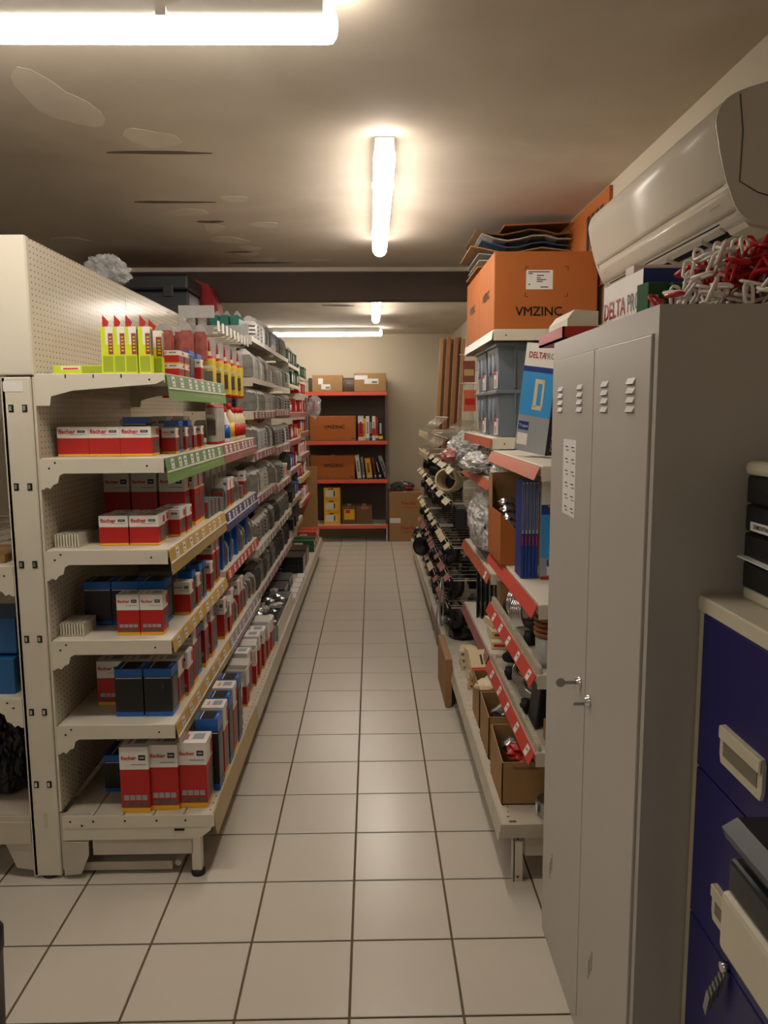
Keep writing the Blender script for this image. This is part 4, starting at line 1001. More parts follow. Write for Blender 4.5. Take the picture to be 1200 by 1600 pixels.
for k in range(5): p.patch('+z',B,.3+.11*k,.36+.11*k,.45,.8,M_ink)
p.patch('+z',B,0,1,.12,.35,M_redl); p.build('print', t)
for i in range(6): put('ventf', lambda: stack_box(M_ivory,.15,.13,.03,M_redl)(), (.56, 3.86, z+.032*i), R(4*i-6), f'cream flat vent pack in the pile behind brown cartons, layer {NTH[i]} from base', 'pack', 'pile of cream vent packs')
for i in range(3): put('ventg', lambda: stack_box(M_ivory,.14,.13,.035,M_grey)(), (.55, 4.15+.0*i, z+.036*i), R(-6*i), f'plain cream vent in second pile farther along, layer {NTH[i]}', 'pack', 'second pile of cream vents')
t = thing('steel_ring_clamp', 'galvanised curved strap resting on near end of right base shelf', 'strap', (.655, 2.562, z+.001))
u = MB(); P = [(.085*math.cos(a), .06*math.sin(a)) for a in [math.pi*.35+k*math.pi*1.3/18 for k in range(19)]]
for a_, b_ in zip(P, P[1:]): u.face([(a_[0],a_[1]-.0,0.001),(b_[0],b_[1],0.001),(b_[0],b_[1],.055),(a_[0],a_[1],.055)], M_metal)
o = u.build('strap_band', t); sm = o.modifiers.new('s','SOLIDIFY'); sm.thickness = .003
MB().box(-.088,-.086,-.02,.005,.012,.045,M_paper).build('sticker', t)
t, B = kcarton('flat_carton', 'tall flat brown carton on the floor leaning under the right shelving', 'carton', .395, .432, 4.1, 4.58, 0, .275, M_kraft, None, 0, False)

# ------------------------------------------------------------------ wire racks with price tags, farther bays
RK = [(1.44,.50,.06),(1.26,.49,.05),(1.07,.47,.05),(.80,.47,.05),(.60,.47,.05),(.43,.46,.04)]
hk_me = MB().tube([(.50,0,.0),(.08,0,.0),(.0,0,-.0),(-.015,0,.02)], .002, M_wire, n=5).mesh('hook')
tg_me = MB().box(-.003,.0,-.066,.066,-.022,.022,M_ivory).mesh('tag_plate')
tgp_me = MB().box(-.003,.0,-.066,.066,-.022,.022,M_pinks).mesh('tag_plate')
rnd = random.Random(3)
M_blk = ['d','k']
BK = {'d': ('black rubber fitting in bag', pack(.07,.05,.16,M_bagdark,M_grey,nm='black_pouch')), 'k': ('black pipe elbow', None)}
def pipe_elbow():
    o = MB().tube([(0,0,.16),(0,0,.07),(-.012,0,.045),(-.04,0,.035),(-.075,0,.035)], .028, M_rubber, n=12).build('pipe_elbow')
    MB().lathe([(.024,-.002),(.034,0),(.034,.018),(.028,.02)], M_rubber, c=(-.075,0,.035), axis='x', n=14).build('collar', o); return o
BK['k'] = ('black pipe elbow', pipe_elbow)
for b_, (ya, yb) in enumerate(((4.62,5.54),(5.60,6.54),(6.60,7.5))):
    for r_, (z, x, j) in enumerate(RK):
        if r_ == 0 and b_ == 0: continue
        H(MB().tube([(x,ya,z),(x,yb,z)], .004, M_wire).tube([(x+.02,ya,z),(1.02,ya,z-.0)], .004, M_wire).tube([(x+.02,yb,z),(1.02,yb,z)], .004, M_wire), 'hook_rail')
        n_ = 8
        for k in range(n_):
            yy = ya + .05 + k*(yb-ya-.1)/(n_-1)
            inst('hook', hk_me, gr, (x+.02-.74, yy-YR, z+.002))
            if r_ and k < 6 and (k*2+b_+r_) % 7 < 5: inst('tag_plate', tgp_me if (r_ == 4 or (r_ == 5 and b_ == 0)) else tg_me, gr, (x-.012-.74, ya+.09+k*.145-YR, z+rnd.uniform(-.004,.004)), (0,R(48),rnd.uniform(-.03,.03)))
            if r_ >= 1 and rnd.random() < .85 and not (b_ == 0 and r_ == 1 and k < 4):
                key = 'k' if rnd.random() < .45 else 'd'
                put('B'+key, BK[key][1], (x+.06+rnd.uniform(0,.03), yy, z-.165), R(rnd.uniform(-50,-10)), f'{BK[key][0]}, {NTH[k]} along rack row {NTH[r_]} from top, right bay {NTH[b_+2]}', 'pipe fitting' if key == 'k' else 'bag', 'black fittings hanging on the wire racks')
                if rnd.random() < .5: put('Bd', BK['d'][1], (x+.2+rnd.uniform(0,.03), yy, z-.17), R(rnd.uniform(-30,10)), f'black bagged fitting behind, {NTH[k]} along rack row {NTH[r_]} from top, right bay {NTH[b_+2]}', 'bag', 'black fittings deeper on the wire racks')
for i, (z, x) in enumerate(((1.44,.46),(1.27,.46))):
    u = MB()
    for k in range(12): yy = 6.3+k*.1; u.tube([(x,yy,z),(x+.16,yy,z+.13)], .002, M_wire, n=4)
    u.tube([(x,6.28,z),(x,7.5,z)], .004, M_wire); u.tube([(x+.16,6.28,z+.13),(x+.16,7.5,z+.13)], .004, M_wire)
    H(u, 'wire_comb'); H(MB().box(x-.006,x-.002,6.3,7.45,z-.05,z-.005,M_ivory), 'label_strip')
u = MB()
for k in range(10): yy = 4.9+k*.09; u.tube([(.50,yy,1.45),(.66,yy,1.56)], .002, M_wire, n=4)
H(u, 'wire_comb')
# base level of racks
for i in range(3):
    y = 8.05+i*.24
    put('Bf', lambda: (lambda o: o)(crumple(MB(), (0,0,.055), .08,.085,.075, M_bagdark, .3, 3, 4, 3, flat=True).build('black_bundle')), (.54, y, ZR+.002), R(i*40), f'black bundle of fittings on the right base shelf beyond the vents, {NTH[i]} from near', 'bundle', 'black bundles on the right base shelf')
for i in range(12):
    H(MB().box(.424,.428,4.62+i*.31,4.62+i*.31+.29,ZR-.052,ZR-.004,M_pinks if i < 3 else M_ivory), 'label_strip')
for i, (y,z) in enumerate(((4.66,.60),(4.9,.40))):
    t = thing('hose_loop', f'dark looped hose hanging from rack in third right bay, {["upper","lower"][i]} one', 'hose', (.425,y,z))
    MB().tube([(.02*math.sin(a), .09*math.sin(a), -.14+.15*math.cos(a)) for a in [2*math.pi*k/20 for k in range(20)]], .006, M_metal, closed=True).build('loop', t)
t = thing('black_cone', 'large round black rubber funnel sticking out low on the rack', 'funnel', (.41, 6.3, .52)); t.rotation_euler = (0,0,R(-30))
MB().lathe([(.02,.12),(.03,.05),(.075,0),(.08,-.012),(.06,-.01),(.02,.06)], M_rubber, axis='y', n=20).build('cone', t)
for i in range(9): put('Bg', lambda: crumple(MB(), (0,0,.018), .085,.12,.021, M_bagdark, .25, 3, 4, 3, flat=True).build('flat_black_pack'), (.56, 4.75+i*.31, ZR), 0, f'flat black bagged fitting lying on right base shelf under racks, {NTH[i]} from near', 'bag', 'flat black bags on the right base shelf')
# planks leaning by the far end
for i in range(7):
    x = .70+i*.036
    t = thing('wooden_batten', f'wooden batten leaning against right wall beyond racks, {NTH[i]} from the left', 'batten', (x-.10, 7.75+(i%2)*.07, ZR), 0, 'wooden battens leaning upright')
    t.rotation_euler = (0, R(2.7), 0); MB().box(-.016,.016,-.02,.02,.002,2.11+.01*(i%3),M_wood if i % 3 else M_kraft).build('batten', t)
t = thing('cardboard_panel', 'brown cardboard piece standing beyond the wire racks near far wall', 'cardboard', (.60, 8.9, .0)); MB().box(0,.12,0,.02,0,1.12,M_kraftd).build('sheet', t)
for i,(z,y) in enumerate(((1.62,4.72),(1.80,4.78))):
    t = thing('display_card', f'red and yellow printed pack hanging beyond the crates, {["lower","upper"][i]} one', 'pack', (.60,y+.1,z)); B=(-.03,.045,-.01,.01,0,.13); MB().box(*B,M_terrac if i else M_oranges).patch('-y',B,.1,.9,.3,.6,M_yelh if i else M_redp).build('card', t)
H(MB().tube([(1.02,4.85,1.79),(.55,4.85,1.79)],.004,M_wire).tube([(1.02,4.9,1.97),(.55,4.9,1.97)],.004,M_wire), 'hook')

# ================================================================== FAR SHELF
fs = thing('end_shelving', 'brown metal shelf unit with coral shelf edges against the far wall', 'shelving', (-.3, 9.8, 0))
def F(mb, name): o = mb.build(name, fs); o.location = (.3,-9.8,0); return o
for x in (-.80,.185): 
    F(MB().box(x-.012,x+.012,9.63,9.66,.0,1.86,M_brownst), 'upright'); F(MB().box(x-.012,x+.012,10.07,10.1,.0,1.86,M_brownst), 'upright')
F(MB().box(-.8,.19,10.09,10.105,.2,2.05,M_brownst), 'back_panel')
FZ = (.215,.785,1.262,1.862)
for z in FZ:
    o = F(MB().box(-.81,.198,9.61,10.09,z-.025,z,M_brownst if z > .3 else M_cream), 'shelf')
    MB().box(-.81,.198,9.604,9.609,z-.045,z-.001,M_shelfred,bev=.001).build('shelf_edge', o)
F(MB().box(.178,.192,9.612,9.63,.0,.17,M_cream), 'leg'); F(MB().box(-.77,-.756,9.612,9.63,.0,.17,M_cream), 'leg')
for i, (z, x0, x1) in enumerate(((1.262,-.76,-.19),(.785,-.76,-.21))):
    t, B = kcarton('orange_carton', f'long orange carton on the far shelf unit, {["upper","lower"][i]} one', 'carton', x0, x1, 9.66, 10.0, z, z+.305-.01*i, M_orange)
    lettering(t, 'VMZINC', .058, M_ink, '-y', (.02, B[2]-.002, .17), .0, 1.2, 'logo'); MB().patch('-y',B,.9,.97,.08,.11,M_ink).build('print', t)
for i, (x0, x1, h_) in enumerate(((-.72,-.35,.205),(-.205,.188,.225))):
    t, B = kcarton('brown_carton', f'brown carton with white labels on top of far shelf unit, {["left","right"][i]} one', 'carton', x0, x1, 9.66, 10.0, 1.862, 1.862+h_, M_kraft)
    p = MB(); (p.patch('-y',B,.3,.6,.15,.45,M_paper).patch('-y',B,.2,.36,.45,.8,M_paper).patch('-y',B,.45,.58,.2,.3,M_grey,.001)) if i == 0 else (p.patch('-y',B,.02,.42,.65,.88,M_paper).patch('-y',B,.32,.76,.42,.7,M_paper,.0009).patch('-y',B,.55,.72,.46,.56,M_grey,.0013)); p.build('shipping_label', t)
def bookf(w_, h_, m, band, bandm):
    def f():
        B = (-w_/2,w_/2,-.1,.1,0,h_); o = MB().box(*B, m, bev=.002).build('binder'); p = MB(); p.patch('-y',B,.02,.98,band[0],band[1],bandm)
        for k in range(6): p.patch('-y',B,.3,.7,.3+k*.08,.35+k*.08,M_ink if m is not M_black else M_white,.0012)
        p.build('spine_print', o); return o
    return f
x = -.165
for i, (w_,h_,m,bd,bm,ds) in enumerate(((.068,.305,M_white,(.15,.7),M_redl,'thick white and red'),(.022,.27,M_yel,(.1,.2),M_white,'slim yellow'),(.045,.30,M_white,(.0,.1),M_graypr,'white'),(.028,.30,M_black,(.1,.2),M_grey,'slim black'),(.04,.30,M_white,(.2,.5),M_redl,'white with red letters'),(.03,.29,M_redp,(.1,.2),M_white,'red'),(.055,.28,M_black,(.05,.2),M_yel,'wide black with yellow foot'))):
    t = bookf(w_,h_,m,bd,bm)(); t.name = 'catalogue'; t.location = (x+w_/2, 9.8, 1.2635); tag(t, f'{ds} catalogue standing on far shelf, right of upper orange carton', 'book', 'catalogues on the third shelf'); x += w_+.0035
x = -.19
for i, (w_,h_,m,ds,an) in enumerate(((.05,.29,M_white,'leaning white',-6),(.028,.27,M_graypr,'leaning grey',-6),(.07,.25,M_yel,'leaning ochre yellow',-7),(.018,.26,M_redp,'slim leaning red',-8),(.03,.27,M_black,'leaning black',-14),(.045,.29,M_graypr,'steeply leaning pale',-18))):
    t = bookf(w_,h_,m,(.05,.15),M_white)(); t.name = 'catalogue'; t.location = (x+w_/2+.012, 9.8, .789+.5*w_*math.sin(R(-an))); t.rotation_euler = (0,R(an),0); tag(t, f'{ds} catalogue on far shelf, right of lower orange carton', 'book', 'catalogues on the second shelf'); x += w_+.018+.006*i
for i in range(3):
    t, B = kcarton('yellow_carton', f'yellow carton with white label at bottom of far shelf, {["lowest","middle","top"][i]} of stack', 'carton', -.60, -.395, 9.66, 9.95, .215+i*.155, .215+i*.155+.153, M_yel, 'stack of yellow cartons')
    MB().patch('-y',B,.1,.75,.25,.78,M_paper).patch('-y',B,.6,.68,.3,.74,M_ink,.001).patch('-y',B,.3,.6,.86,.94,M_ink).build('white_label', t)
for i, (x0,x1) in enumerate(((-.375,-.205),(-.20,.005))):
    t, B = kcarton('brown_carton', f'small brown carton on lowest far shelf, {["left with yellow sticker","right plain"][i]}', 'carton', x0, x1, 9.68, 9.95, .215, .445, M_kraftd)
    p = MB(); p.patch('-y',B,.15,.92,.25,.82,M_yel) if i == 0 else p.patch('-y',B,.3,.8,.82,.95,M_oranges)
    if i == 0: p.patch('-y',B,.25,.6,.6,.78,M_redl,.001)
    p.build('sticker', t)
for i in range(2):
    t, B = kcarton('brown_carton', f'brown carton with red script on the floor right of far shelf, {["lower","upper"][i]} one', 'carton', .215, .62, 9.62, 9.98, i*.312, i*.312+.31, M_kraft, 'two cartons on the floor')
    lettering(t, 'Nedia', .07, M_redp, '-y', (.04, B[2]-.002, .17), .01, 1.1, 'print')
    p = MB().patch('-y',B,.4,.9,.36,.38,M_redp); 
    if i == 0: p.patch('-y',B,.02,.35,.75,.95,M_paper)
    p.build('print', t)
t = thing('plastic_bag', 'dark crumpled plastic bag on top of the two floor cartons', 'bag', (.38, 9.8, .623))
crumple(MB(), (0,0,.05), .15,.1,.07, mat('smoky_film',(90,84,82),.2,var=.4,scale=20), .4,3,12,3,flat=True).build('film', t); crumple(MB(), (.08,-.05,.04), .05,.05,.03, M_redp, .4,3,2,2).build('red_piece', t)
t = thing('wire_grille', 'pale wire mesh piece standing between cartons on far shelf top', 'grille', (-.28, 9.95, 1.863)); u = MB()
for k in range(8): u.tube([(-.06+.017*k,0,0),(-.06+.017*k,0,.16)], .0015, M_wire, n=4); u.tube([(-.06,0,.01+.02*k),(.06,0,.01+.02*k)], .0015, M_wire, n=4)
u.build('mesh', t)

# ================================================================== TOP OF THE LEFT GONDOLA
t = thing('tool_case', 'large black plastic case lying on top of the left shelving', 'case', (-1.41, 5.03, 2.184))
MB().box(-.33,.32,-.22,.18,0,.165,M_caseb,bev=.012,seg=2).build('base', t); MB().box(-.33,.32,-.22,.18,.169,.265,M_caseb,bev=.016,seg=2).build('lid', t)
for xx in (-.2,.2): MB().box(xx-.03,xx+.03,-.232,-.22,.13,.2,M_caseb,bev=.003).build('latch', t)
t = thing('red_case', 'red moulded plastic case behind black case atop left shelving', 'case', (-1.42, 5.34, 2.183))
MB().prism([(-.42,0),(.44,0),(.41,.16),(.36,.27),(.28,.30),(.14,.31),(.10,.295),(.02,.31),(-.30,.32),(-.42,.2)], 'y', -.11,.11,M_redp,bev=.012).build('shell', t); MB().box(-.1,.1,-.125,-.11,.12,.2,M_caseb,bev=.004).build('handle', t)
t = thing('plastic_bag', 'crumpled clear plastic film on top edge of left pegboard', 'bag', (-1.14, 3.5, 2.183))
crumple(MB(), (0,0,.05), .08,.10,.062, M_plas, .3,3,7,4,flat=True,fine=.1).build('film', t)

# ================================================================== LOCKER
lx, y0, y1, lh = .527, 1.442, 2.262, 1.815
t = thing('metal_locker', 'tall grey two-door metal locker in the right foreground', 'locker', (lx+.25, (y0+y1)/2, 0)); LO = Vector((lx+.25, (y0+y1)/2, 0))
def K(mb, name, parent=t): o = mb.build(name, parent); o.location = -LO if parent is t else (0,0,0); return o
u = MB(); u.box(lx+.012, 1.035, y0+.001, y1-.001, .01, lh-.002, M_locker)
for a in ((lx,lx+.014,y0,y0+.018,0,lh),(lx,lx+.014,y1-.018,y1,0,lh),(lx,lx+.014,y0+.018,y1-.018,lh-.05,lh),(lx,lx+.014,y0+.018,y1-.018,0,.05)): u.box(*a, M_locker)
u.box(lx+.0,1.036,y0-.001,y0+.0,0,lh,M_locker); K(u, 'body')
K(MB().box(lx-.002, lx+.001, 1.829, 1.836, .05, lh-.05, M_lockd), 'gap')
for i, (a, b) in enumerate(((y0+.02, 1.829),(1.834, y1-.018))):
    d = K(MB().box(lx-.006, lx+.006, a, b, .055, lh-.052, M_locker, bev=.002, seg=2), 'door')
    for fy in (.28,.76):
        for k in range(4):
            zz = 1.618+k*.0185; c = a+(b-a)*fy; u = MB()
            vs = [(lx-.006,c-.024,zz),(lx-.006,c+.024,zz),(lx-.006,c+.024,zz+.014),(lx-.006,c-.024,zz+.014)]
            u.face([vs[3],vs[2],(lx-.0115,c+.022,zz+.002),(lx-.0115,c-.022,zz+.002)], M_locker)
            u.face([(lx-.0115,c-.022,zz+.002),(lx-.0115,c+.022,zz+.002),vs[1],vs[0]], M_lockd)
            u.face([vs[2],vs[1],(lx-.0115,c+.022,zz+.002)], M_locker); u.face([vs[0],vs[3],(lx-.0115,c-.022,zz+.002)], M_locker); u.build('vent_louvre', d)
    yy = 1.79 if i == 0 else 1.875; zz = .93 if i == 0 else .945
    u = MB().lathe([(.011,-.014),(.011,-.006),(.014,-.004),(.014,0)], M_chrome, c=(lx-.006,yy,zz), axis='x', n=14); lk = u.build('lock', d)
    if i == 1: MB().box(lx-.05,lx-.02,yy-.001,yy+.001,zz-.004,zz+.004,M_metal).lathe([(.012,-.0012),(.012,.0012)],M_metal,c=(lx-.056,yy,zz),axis='y',n=12).build('key', d)
    else: MB().box(lx-.045,lx-.018,yy-.001,yy+.001,zz-.012,zz-.004,M_metal).build('key', d)
    for k in range(3): MB().box(lx-.0066,lx-.006,b-.12+k*.012,b-.117+k*.012,.28-.02*k,.33-.02*k,M_grey).build('scuff', d)
    if i == 1:
        p = MB(); p.box(lx-.0068,lx-.006,1.972,2.10,1.348,1.548,M_paper)
        for a_ in range(2):
            for c_ in range(6):
                yy = 1.978+a_*.062; zz = 1.353+c_*.032; p.box(lx-.0072,lx-.0068,yy+.012,yy+.038,zz+.014,zz+.017,M_ink); p.box(lx-.0072,lx-.0068,yy+.004,yy+.03,zz+.005,zz+.008,M_grey)
        p.build('paper_sheet', d)
# things on the locker
t = thing('panel_box', 'white and blue box lying on top of the grey locker', 'box', (.72, 2.10, 1.8155)); B = (-.085,.10,-.25,.055,0,.135)
MB().box(*B, M_white, bev=.001).build('carton', t)
MB().patch('-y',B,0,1,0,1,M_navy).patch('-y',B,.15,.85,.4,.7,M_sky,.001).patch('-x',B,0,1,0,.12,M_navy).build('print', t)
lettering(t, 'DELTA', .062, M_redp, '-x', (-.0865, -.04, .065), .01, .95); lettering(t, 'PRO', .062, M_grey, '-x', (-.0865, -.19, .065), 0, .8)
lettering(t, 'SET A 200 mm', .016, M_white, '-y', (.01, -.2515, .075), 0, 1)
t = thing('red_tray', 'red flat tray sticking out beyond far end of the locker top', 'tray', (.575, 2.30, 1.8165)); MB().box(-.05,.055,-.14,.16,0,.006,M_redp).box(-.05,-.045,-.14,.16,0,.035,M_redp).box(-.05,.055,-.14,-.134,0,.035,M_redp).build('tray', t)
t = thing('cream_profile', 'cream plastic trunking length lying on the red tray', 'profile', (.58, 2.29, 1.853)); MB().prism([(-.04,0),(.045,0),(.045,.04),(-.02,.045),(-.04,.02)],'y',-.12,.10,M_beige).build('profile', t)
t = thing('white_carton', 'pale pink and white carton standing behind the blue-ended box', 'carton', (.95, 2.45, 1.8155+.17)); 
COL.objects.unlink(t); bpy.data.objects.remove(t); LABELS.pop('pale pink and white carton standing behind the blue-ended box')
put('pkc', lambda: stack_box(mat('pale_pink',(196,176,170),.5),.16,.07,.20,M_red)(), (.80, 2.21, 1.8155), R(0), 'pale carton standing behind the blue-ended box on locker', 'carton')
# chain
LK = {}
def link_mesh(m, k):
    if k not in LK:
        P = []
        for a in range(12):
            an = 2*math.pi*a/12; P.append((.0085*math.cos(an), .0085*math.sin(an)+(.0125 if math.sin(an) >= 0 else -.0125), 0))
        LK[k] = MB().tube(P, .0034, m, n=6, closed=True).mesh('link')
        for v in LK[k].vertices: v.co *= 1.05
    return LK[k]
t = thing('plastic_chain', 'heap of red and white plastic chain on near end of locker top', 'chain', (.80, 1.60, 1.829))
rnd = random.Random(21); pts = []
cx, cy = 0, 0
for lay in range(5):
    for k in range(58):
        a = k*.43+lay*1.3; rr = (.035+.0034*k)*(1-.10*lay)
        px = rr*1.05*math.cos(a); py = rr*.72*math.sin(a)
        hz = .010+.023*lay*1.1*(1-min(1,(px/.27)**2+(py/.19)**2)*.65)+rnd.uniform(0,.008)
        if abs(py) > .17 or abs(px) > .225: continue
        pts.append((px, py, hz, a))
for i, (px,py,hz,a) in enumerate(pts[:290]):
    red = mn.noise(Vector((px*9, py*9, hz*25+4))) > -.02 or px < -.19
    inst('red_link' if red else 'white_link', link_mesh(M_chr if red else M_chw, red), t, (px,py,hz), ((R(62) if i % 2 else 0)+rnd.uniform(-.35,.35), rnd.uniform(-.25,.25), rnd.uniform(-.6,.6)+(a if i%3 else 0)))
for q in range(3):
    put('cans', lambda: stack_box(M_forest,.05,.05,.09,M_paper)(), (.64+.055*q, 1.80, 1.8155), R(10), f'small green-white pack between chain heap and blue-ended box, {NTH[q]} from left', 'pack', 'small packs on the locker')

# ================================================================== BLUE CABINET + ORGANISER + PRINTER
x0, y0, y1, h_ = .625, .985, 1.435, 1.275
t = thing('drawer_cabinet', 'dark blue metal drawer cabinet with cream frame beside the locker', 'cabinet', (.83, 1.21, 0)); CO = Vector((.83,1.21,0))
u = MB(); u.box(x0+.01,1.035,y0,y1,.0,h_-.03,M_beige); u.box(x0-.004,1.035,y0-.002,y1+.002,h_-.03,h_,M_beige,bev=.003)
u.box(x0,x0+.012,y1-.018,y1,0,h_-.03,M_beige); u.box(x0,x0+.012,y0,y0+.018,0,h_-.03,M_beige); o = u.build('body', t); o.location = -CO
for k in range(4):
    a = .04+k*.302
    d = MB().box(x0-.002, x0+.014, y0+.02, y1-.02, a, a+.298, M_navyc, bev=.002).build('drawer', t); d.location = -CO
    hy = 1.235; hz_ = a+.09
    u = MB(); u.prism([(hy-.07,hz_-.035),(hy+.07,hz_-.035),(hy+.075,hz_-.02),(hy+.075,hz_+.025),(hy+.07,hz_+.035),(hy-.07,hz_+.035),(hy-.075,hz_+.025),(hy-.075,hz_-.02)], 'x', x0-.008, x0-.002, M_beige)
    u.box(x0-.013,x0-.008,hy-.073,hy+.073,hz_+.01,hz_+.034,M_beige,bev=.002); u.box(x0-.0095,x0-.0075,hy-.06,hy+.06,hz_-.018,hz_+.01,mat('recess_shade',(126,120,104),.6,var=0)); u.build('handle', d)  # darker panel: shade inside the handle recess put in as colour
u = MB()
for k in range(6): u.obox((x0-.012-.003*k, 1.25+.004*k, .62-.012*k), (.001,0,0), (0,.006,.004), (0,-.006,.022), M_metal)
u.lathe([(.009,-.012),(.009,0)], M_chrome, c=(x0-.002,1.25,.645), axis='x', n=12); o = u.build('keys', t); o.location = -CO
t = thing('desk_organiser', 'black desktop organiser with four drawers and cream casing on blue cabinet', 'organiser', (.83, 1.26, h_)); D = Vector((.83,1.26,0))
ox0, oy0, oy1 = .685, 1.115, 1.41
u = MB(); u.box(ox0+.006,.99,oy0,oy1,0,.022,M_beige,bev=.006,seg=2); u.box(ox0+.012,.99,oy0+.004,oy1-.004,.02,.232,M_black); u.box(ox0-.002,.99,oy0-.002,oy1+.002,.23,.256,M_beige,bev=.01,seg=2); o = u.build('casing', t); o.location = -D
for k in range(4):
    z = .022+k*.0523; u = MB(); u.prism([(oy0+.005,z+.002),(oy1-.005,z+.002),(oy1-.005,z+.05),(oy0+.005,z+.05)],'x',ox0+.002,ox0+.014,M_black,bev=.003)
    u.prism([(oy0+.05,z+.048),(oy1-.04,z+.048),(oy1-.07,z+.022),(oy0+.08,z+.022)],'x',ox0-.001,ox0+.003,M_rubber)
    o = u.build('drawer', t); o.location = -D
    if k == 2: lb_ = MB().box(ox0-.003,ox0-.001,oy1-.12,oy1-.035,z+.006,z+.022,M_paper).build('tag', o); lettering(o,'DEMONTAGE',.011,M_ink,'-x',(ox0-.0036,oy1-.078,z+.014),.02,.9)
o = MB().obox((ox0+.02,oy0+.14,.078),(.035,0,0),(0,.14,.004),(0,0,.0008),M_paper).build('paper_sheet', t); o.location = -D
t = thing('paper_clip_tray', 'small metal bits lying on top of the desktop organiser', 'clutter', (.80, 1.25, h_+.2565))
MB().tube([(-.06,-.05,.004),(-.06,.09,.004),(-.03,.09,.022),(-.03,-.05,.004)], .002, M_wire).build('wire_clip', t); MB().box(-.08,.04,-.1,.0,.0,.012,M_graypr,bev=.002).build('slip_pad', t)
t = thing('office_printer', 'black printer with white paper drawer at the lower right edge', 'printer', (.7, .72, .90)); 
MB().box(-.235,.25,-.28,.245,0,.085,M_beige,bev=.008,seg=2).build('paper_drawer', t)
MB().box(-.229,.25,-.275,.238,.087,.135,M_caseb,bev=.006,seg=2).build('body', t); MB().box(-.220,.25,-.270,.225,.136,.166,M_caseb,bev=.006,seg=2).build('scanner_base', t)
MB().prism([(-.24,.168),(.25,.168),(.25,.195),(-.225,.195),(-.245,.182)],'y',-.28,.235,M_black,bev=.006).build('lid', t)
t = thing('printer_stand', 'grey stand carrying the printer at lower right edge', 'stand', (.75, .70, 0)); MB().box(-.20,.22,-.22,.20,.0,.03,M_acs).box(-.10,.12,-.1,.1,.03,.87,M_acs).box(-.20,.22,-.22,.20,.87,.8995,M_acs).build('pedestal', t)
t = thing('metal_tube', 'grey metal tube with black cap at the lower left edge', 'tube', (-.70, 1.26, 0)); t.rotation_euler = (0, R(2), 0)
MB().lathe([(.022,0),(.022,.70)], mat('tube_grey',(104,98,90),.35,metal=.4), n=18).build('tube', t); MB().lathe([(.024,.70),(.024,.735),(.018,.745)], M_rubber, n=18).build('cap', t); MB().lathe([(.09,0),(.085,.012)],M_rubber,n=18).build('foot', t)

# ================================================================== AIR CONDITIONER
t = thing('air_conditioner', 'white wall-mounted split air conditioner above the locker', 'air conditioner', (.94, 2.45, 2.2)); AO = Vector((.94,2.45,2.2))
def A(mb, name): o = mb.build(name, t); o.location = -AO; return o
ya, yb = 1.93, 3.02
def cr(P, n=4):
    out = []
    for i in range(len(P)-1):
        p0, p1, p2, p3 = P[max(i-1,0)], P[i], P[i+1], P[min(i+2,len(P)-1)]
        for k in range(n):
            t_ = k/n; out.append(tuple(.5*(2*p1[j]+(p2[j]-p0[j])*t_+(2*p0[j]-5*p1[j]+4*p2[j]-p3[j])*t_*t_+(3*p1[j]-p0[j]-3*p2[j]+p3[j])*t_**3) for j in (0,1)))
    return out+[P[-1]]
fr = [(.985,2.060),(.925,2.072),(.888,2.100),(.864,2.15),(.847,2.20),(.833,2.26),(.826,2.305),(.842,2.345),(.880,2.370),(.95,2.392)]
prof = [(1.045,2.07)] + cr(fr) + [(1.045,2.40)]
A(MB().prism(prof, 'y', ya+.02, yb-.02, M_ac), 'casing')
for s_, m_ in ((ya, M_acs), (yb-.02, M_acs)): A(MB().prism([(p[0]-(.003 if p[0] < 1 else 0), p[1]) for p in prof], 'y', s_, s_+.02, m_), 'end_panel')
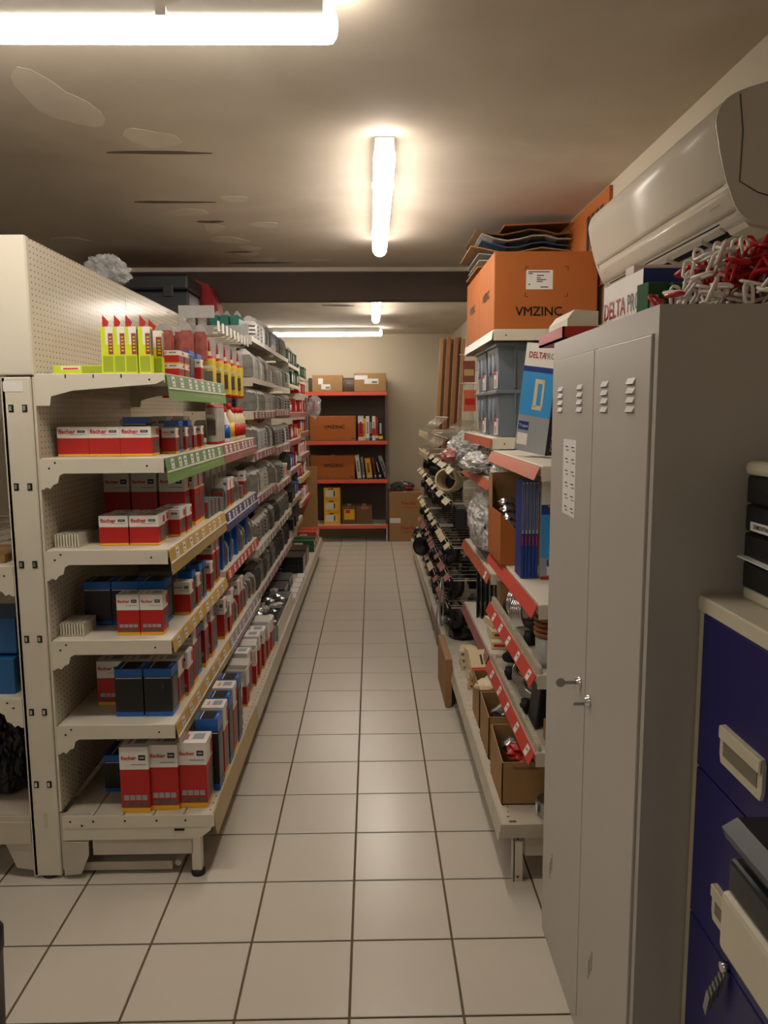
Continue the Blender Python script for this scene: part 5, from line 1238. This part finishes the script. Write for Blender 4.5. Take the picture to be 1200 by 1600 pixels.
def skin(P, th, a, b, m, nm):
    I = [(x+th, z) for x, z in P]; O = [(x-.004, z) for x, z in P]
    o = MB().prism(O + I[::-1], 'y', a, b, m).build(nm, t); o.location = -AO
    for f in o.data.polygons: f.use_smooth = abs(f.normal.y) < .5 and f.normal.x < .2
    return o
fp = [p for p in cr(fr) if 2.158 < p[1] < 2.352]; skin(fp, .002, ya+.006, yb-.006, M_ac, 'front_panel')
lt_ = [p for p in cr(fr) if 2.094 < p[1] < 2.156]; skin(lt_, .002, ya+.006, yb-.006, M_ac, 'lower_trim')
A(MB().prism([(.893,2.093),(.925,2.070),(.975,2.0585),(.975,2.064),(.93,2.078),(.898,2.098)], 'y', ya+.12, yb-.05, M_hole), 'air_outlet')
for k, (xx, zz) in enumerate(((.905,2.079),(.945,2.061))):
    A(MB().obox((xx,(ya+yb)/2+.035,zz), (.008,0,-.006), (0,(yb-ya)/2-.09,0), (.001,0,.0015), M_acs), 'louvre')
for k in range(4): A(MB().obox((.93,ya+.24+k*.25,2.066), (.03,0,-.014), (0,.003,0), (.004,0,.008), M_acs), 'fin')
A(MB().prism([(.875,2.118),(.925,2.066),(.985,2.052),(.985,2.062),(.93,2.076),(.885,2.12)], 'y', ya+.022, yb-.97, M_ac), 'control_panel')
MB_ = MB().box(.999,1.013,ya-.0015,ya-.0005,2.33,2.345,M_grey); A(MB_, 'badge')
inst('lettering', text_mesh('DAIKIN', .016, M_grey, 0, 1), t, Vector((.868,2.02,2.128))-AO, (R(90-30),0,R(-90))); inst('lettering', text_mesh('Inverter', .012, M_grey, 0, 1), t, Vector((.868,2.94,2.128))-AO, (R(90-30),0,R(-90)))
A(MB().tube([(.877,ya-.0005,2.362),(.888,ya-.0005,2.28),(.886,ya-.0005,2.165),(.93,ya-.0005,2.14),(1.0,ya-.0005,2.12),(1.04,ya-.0005,2.08)], .0016, M_lockd), 'seam')
A(MB().tube([(1.03,yb-.05,2.06),(1.03,yb-.05,1.9)], .012, M_ac), 'pipe')

for k, v in LABELS.items():
    if len(k.split()) > 16: print('LONG LABEL', k)
    if len(v) > 1: print('DUPLICATE LABEL', k, v)
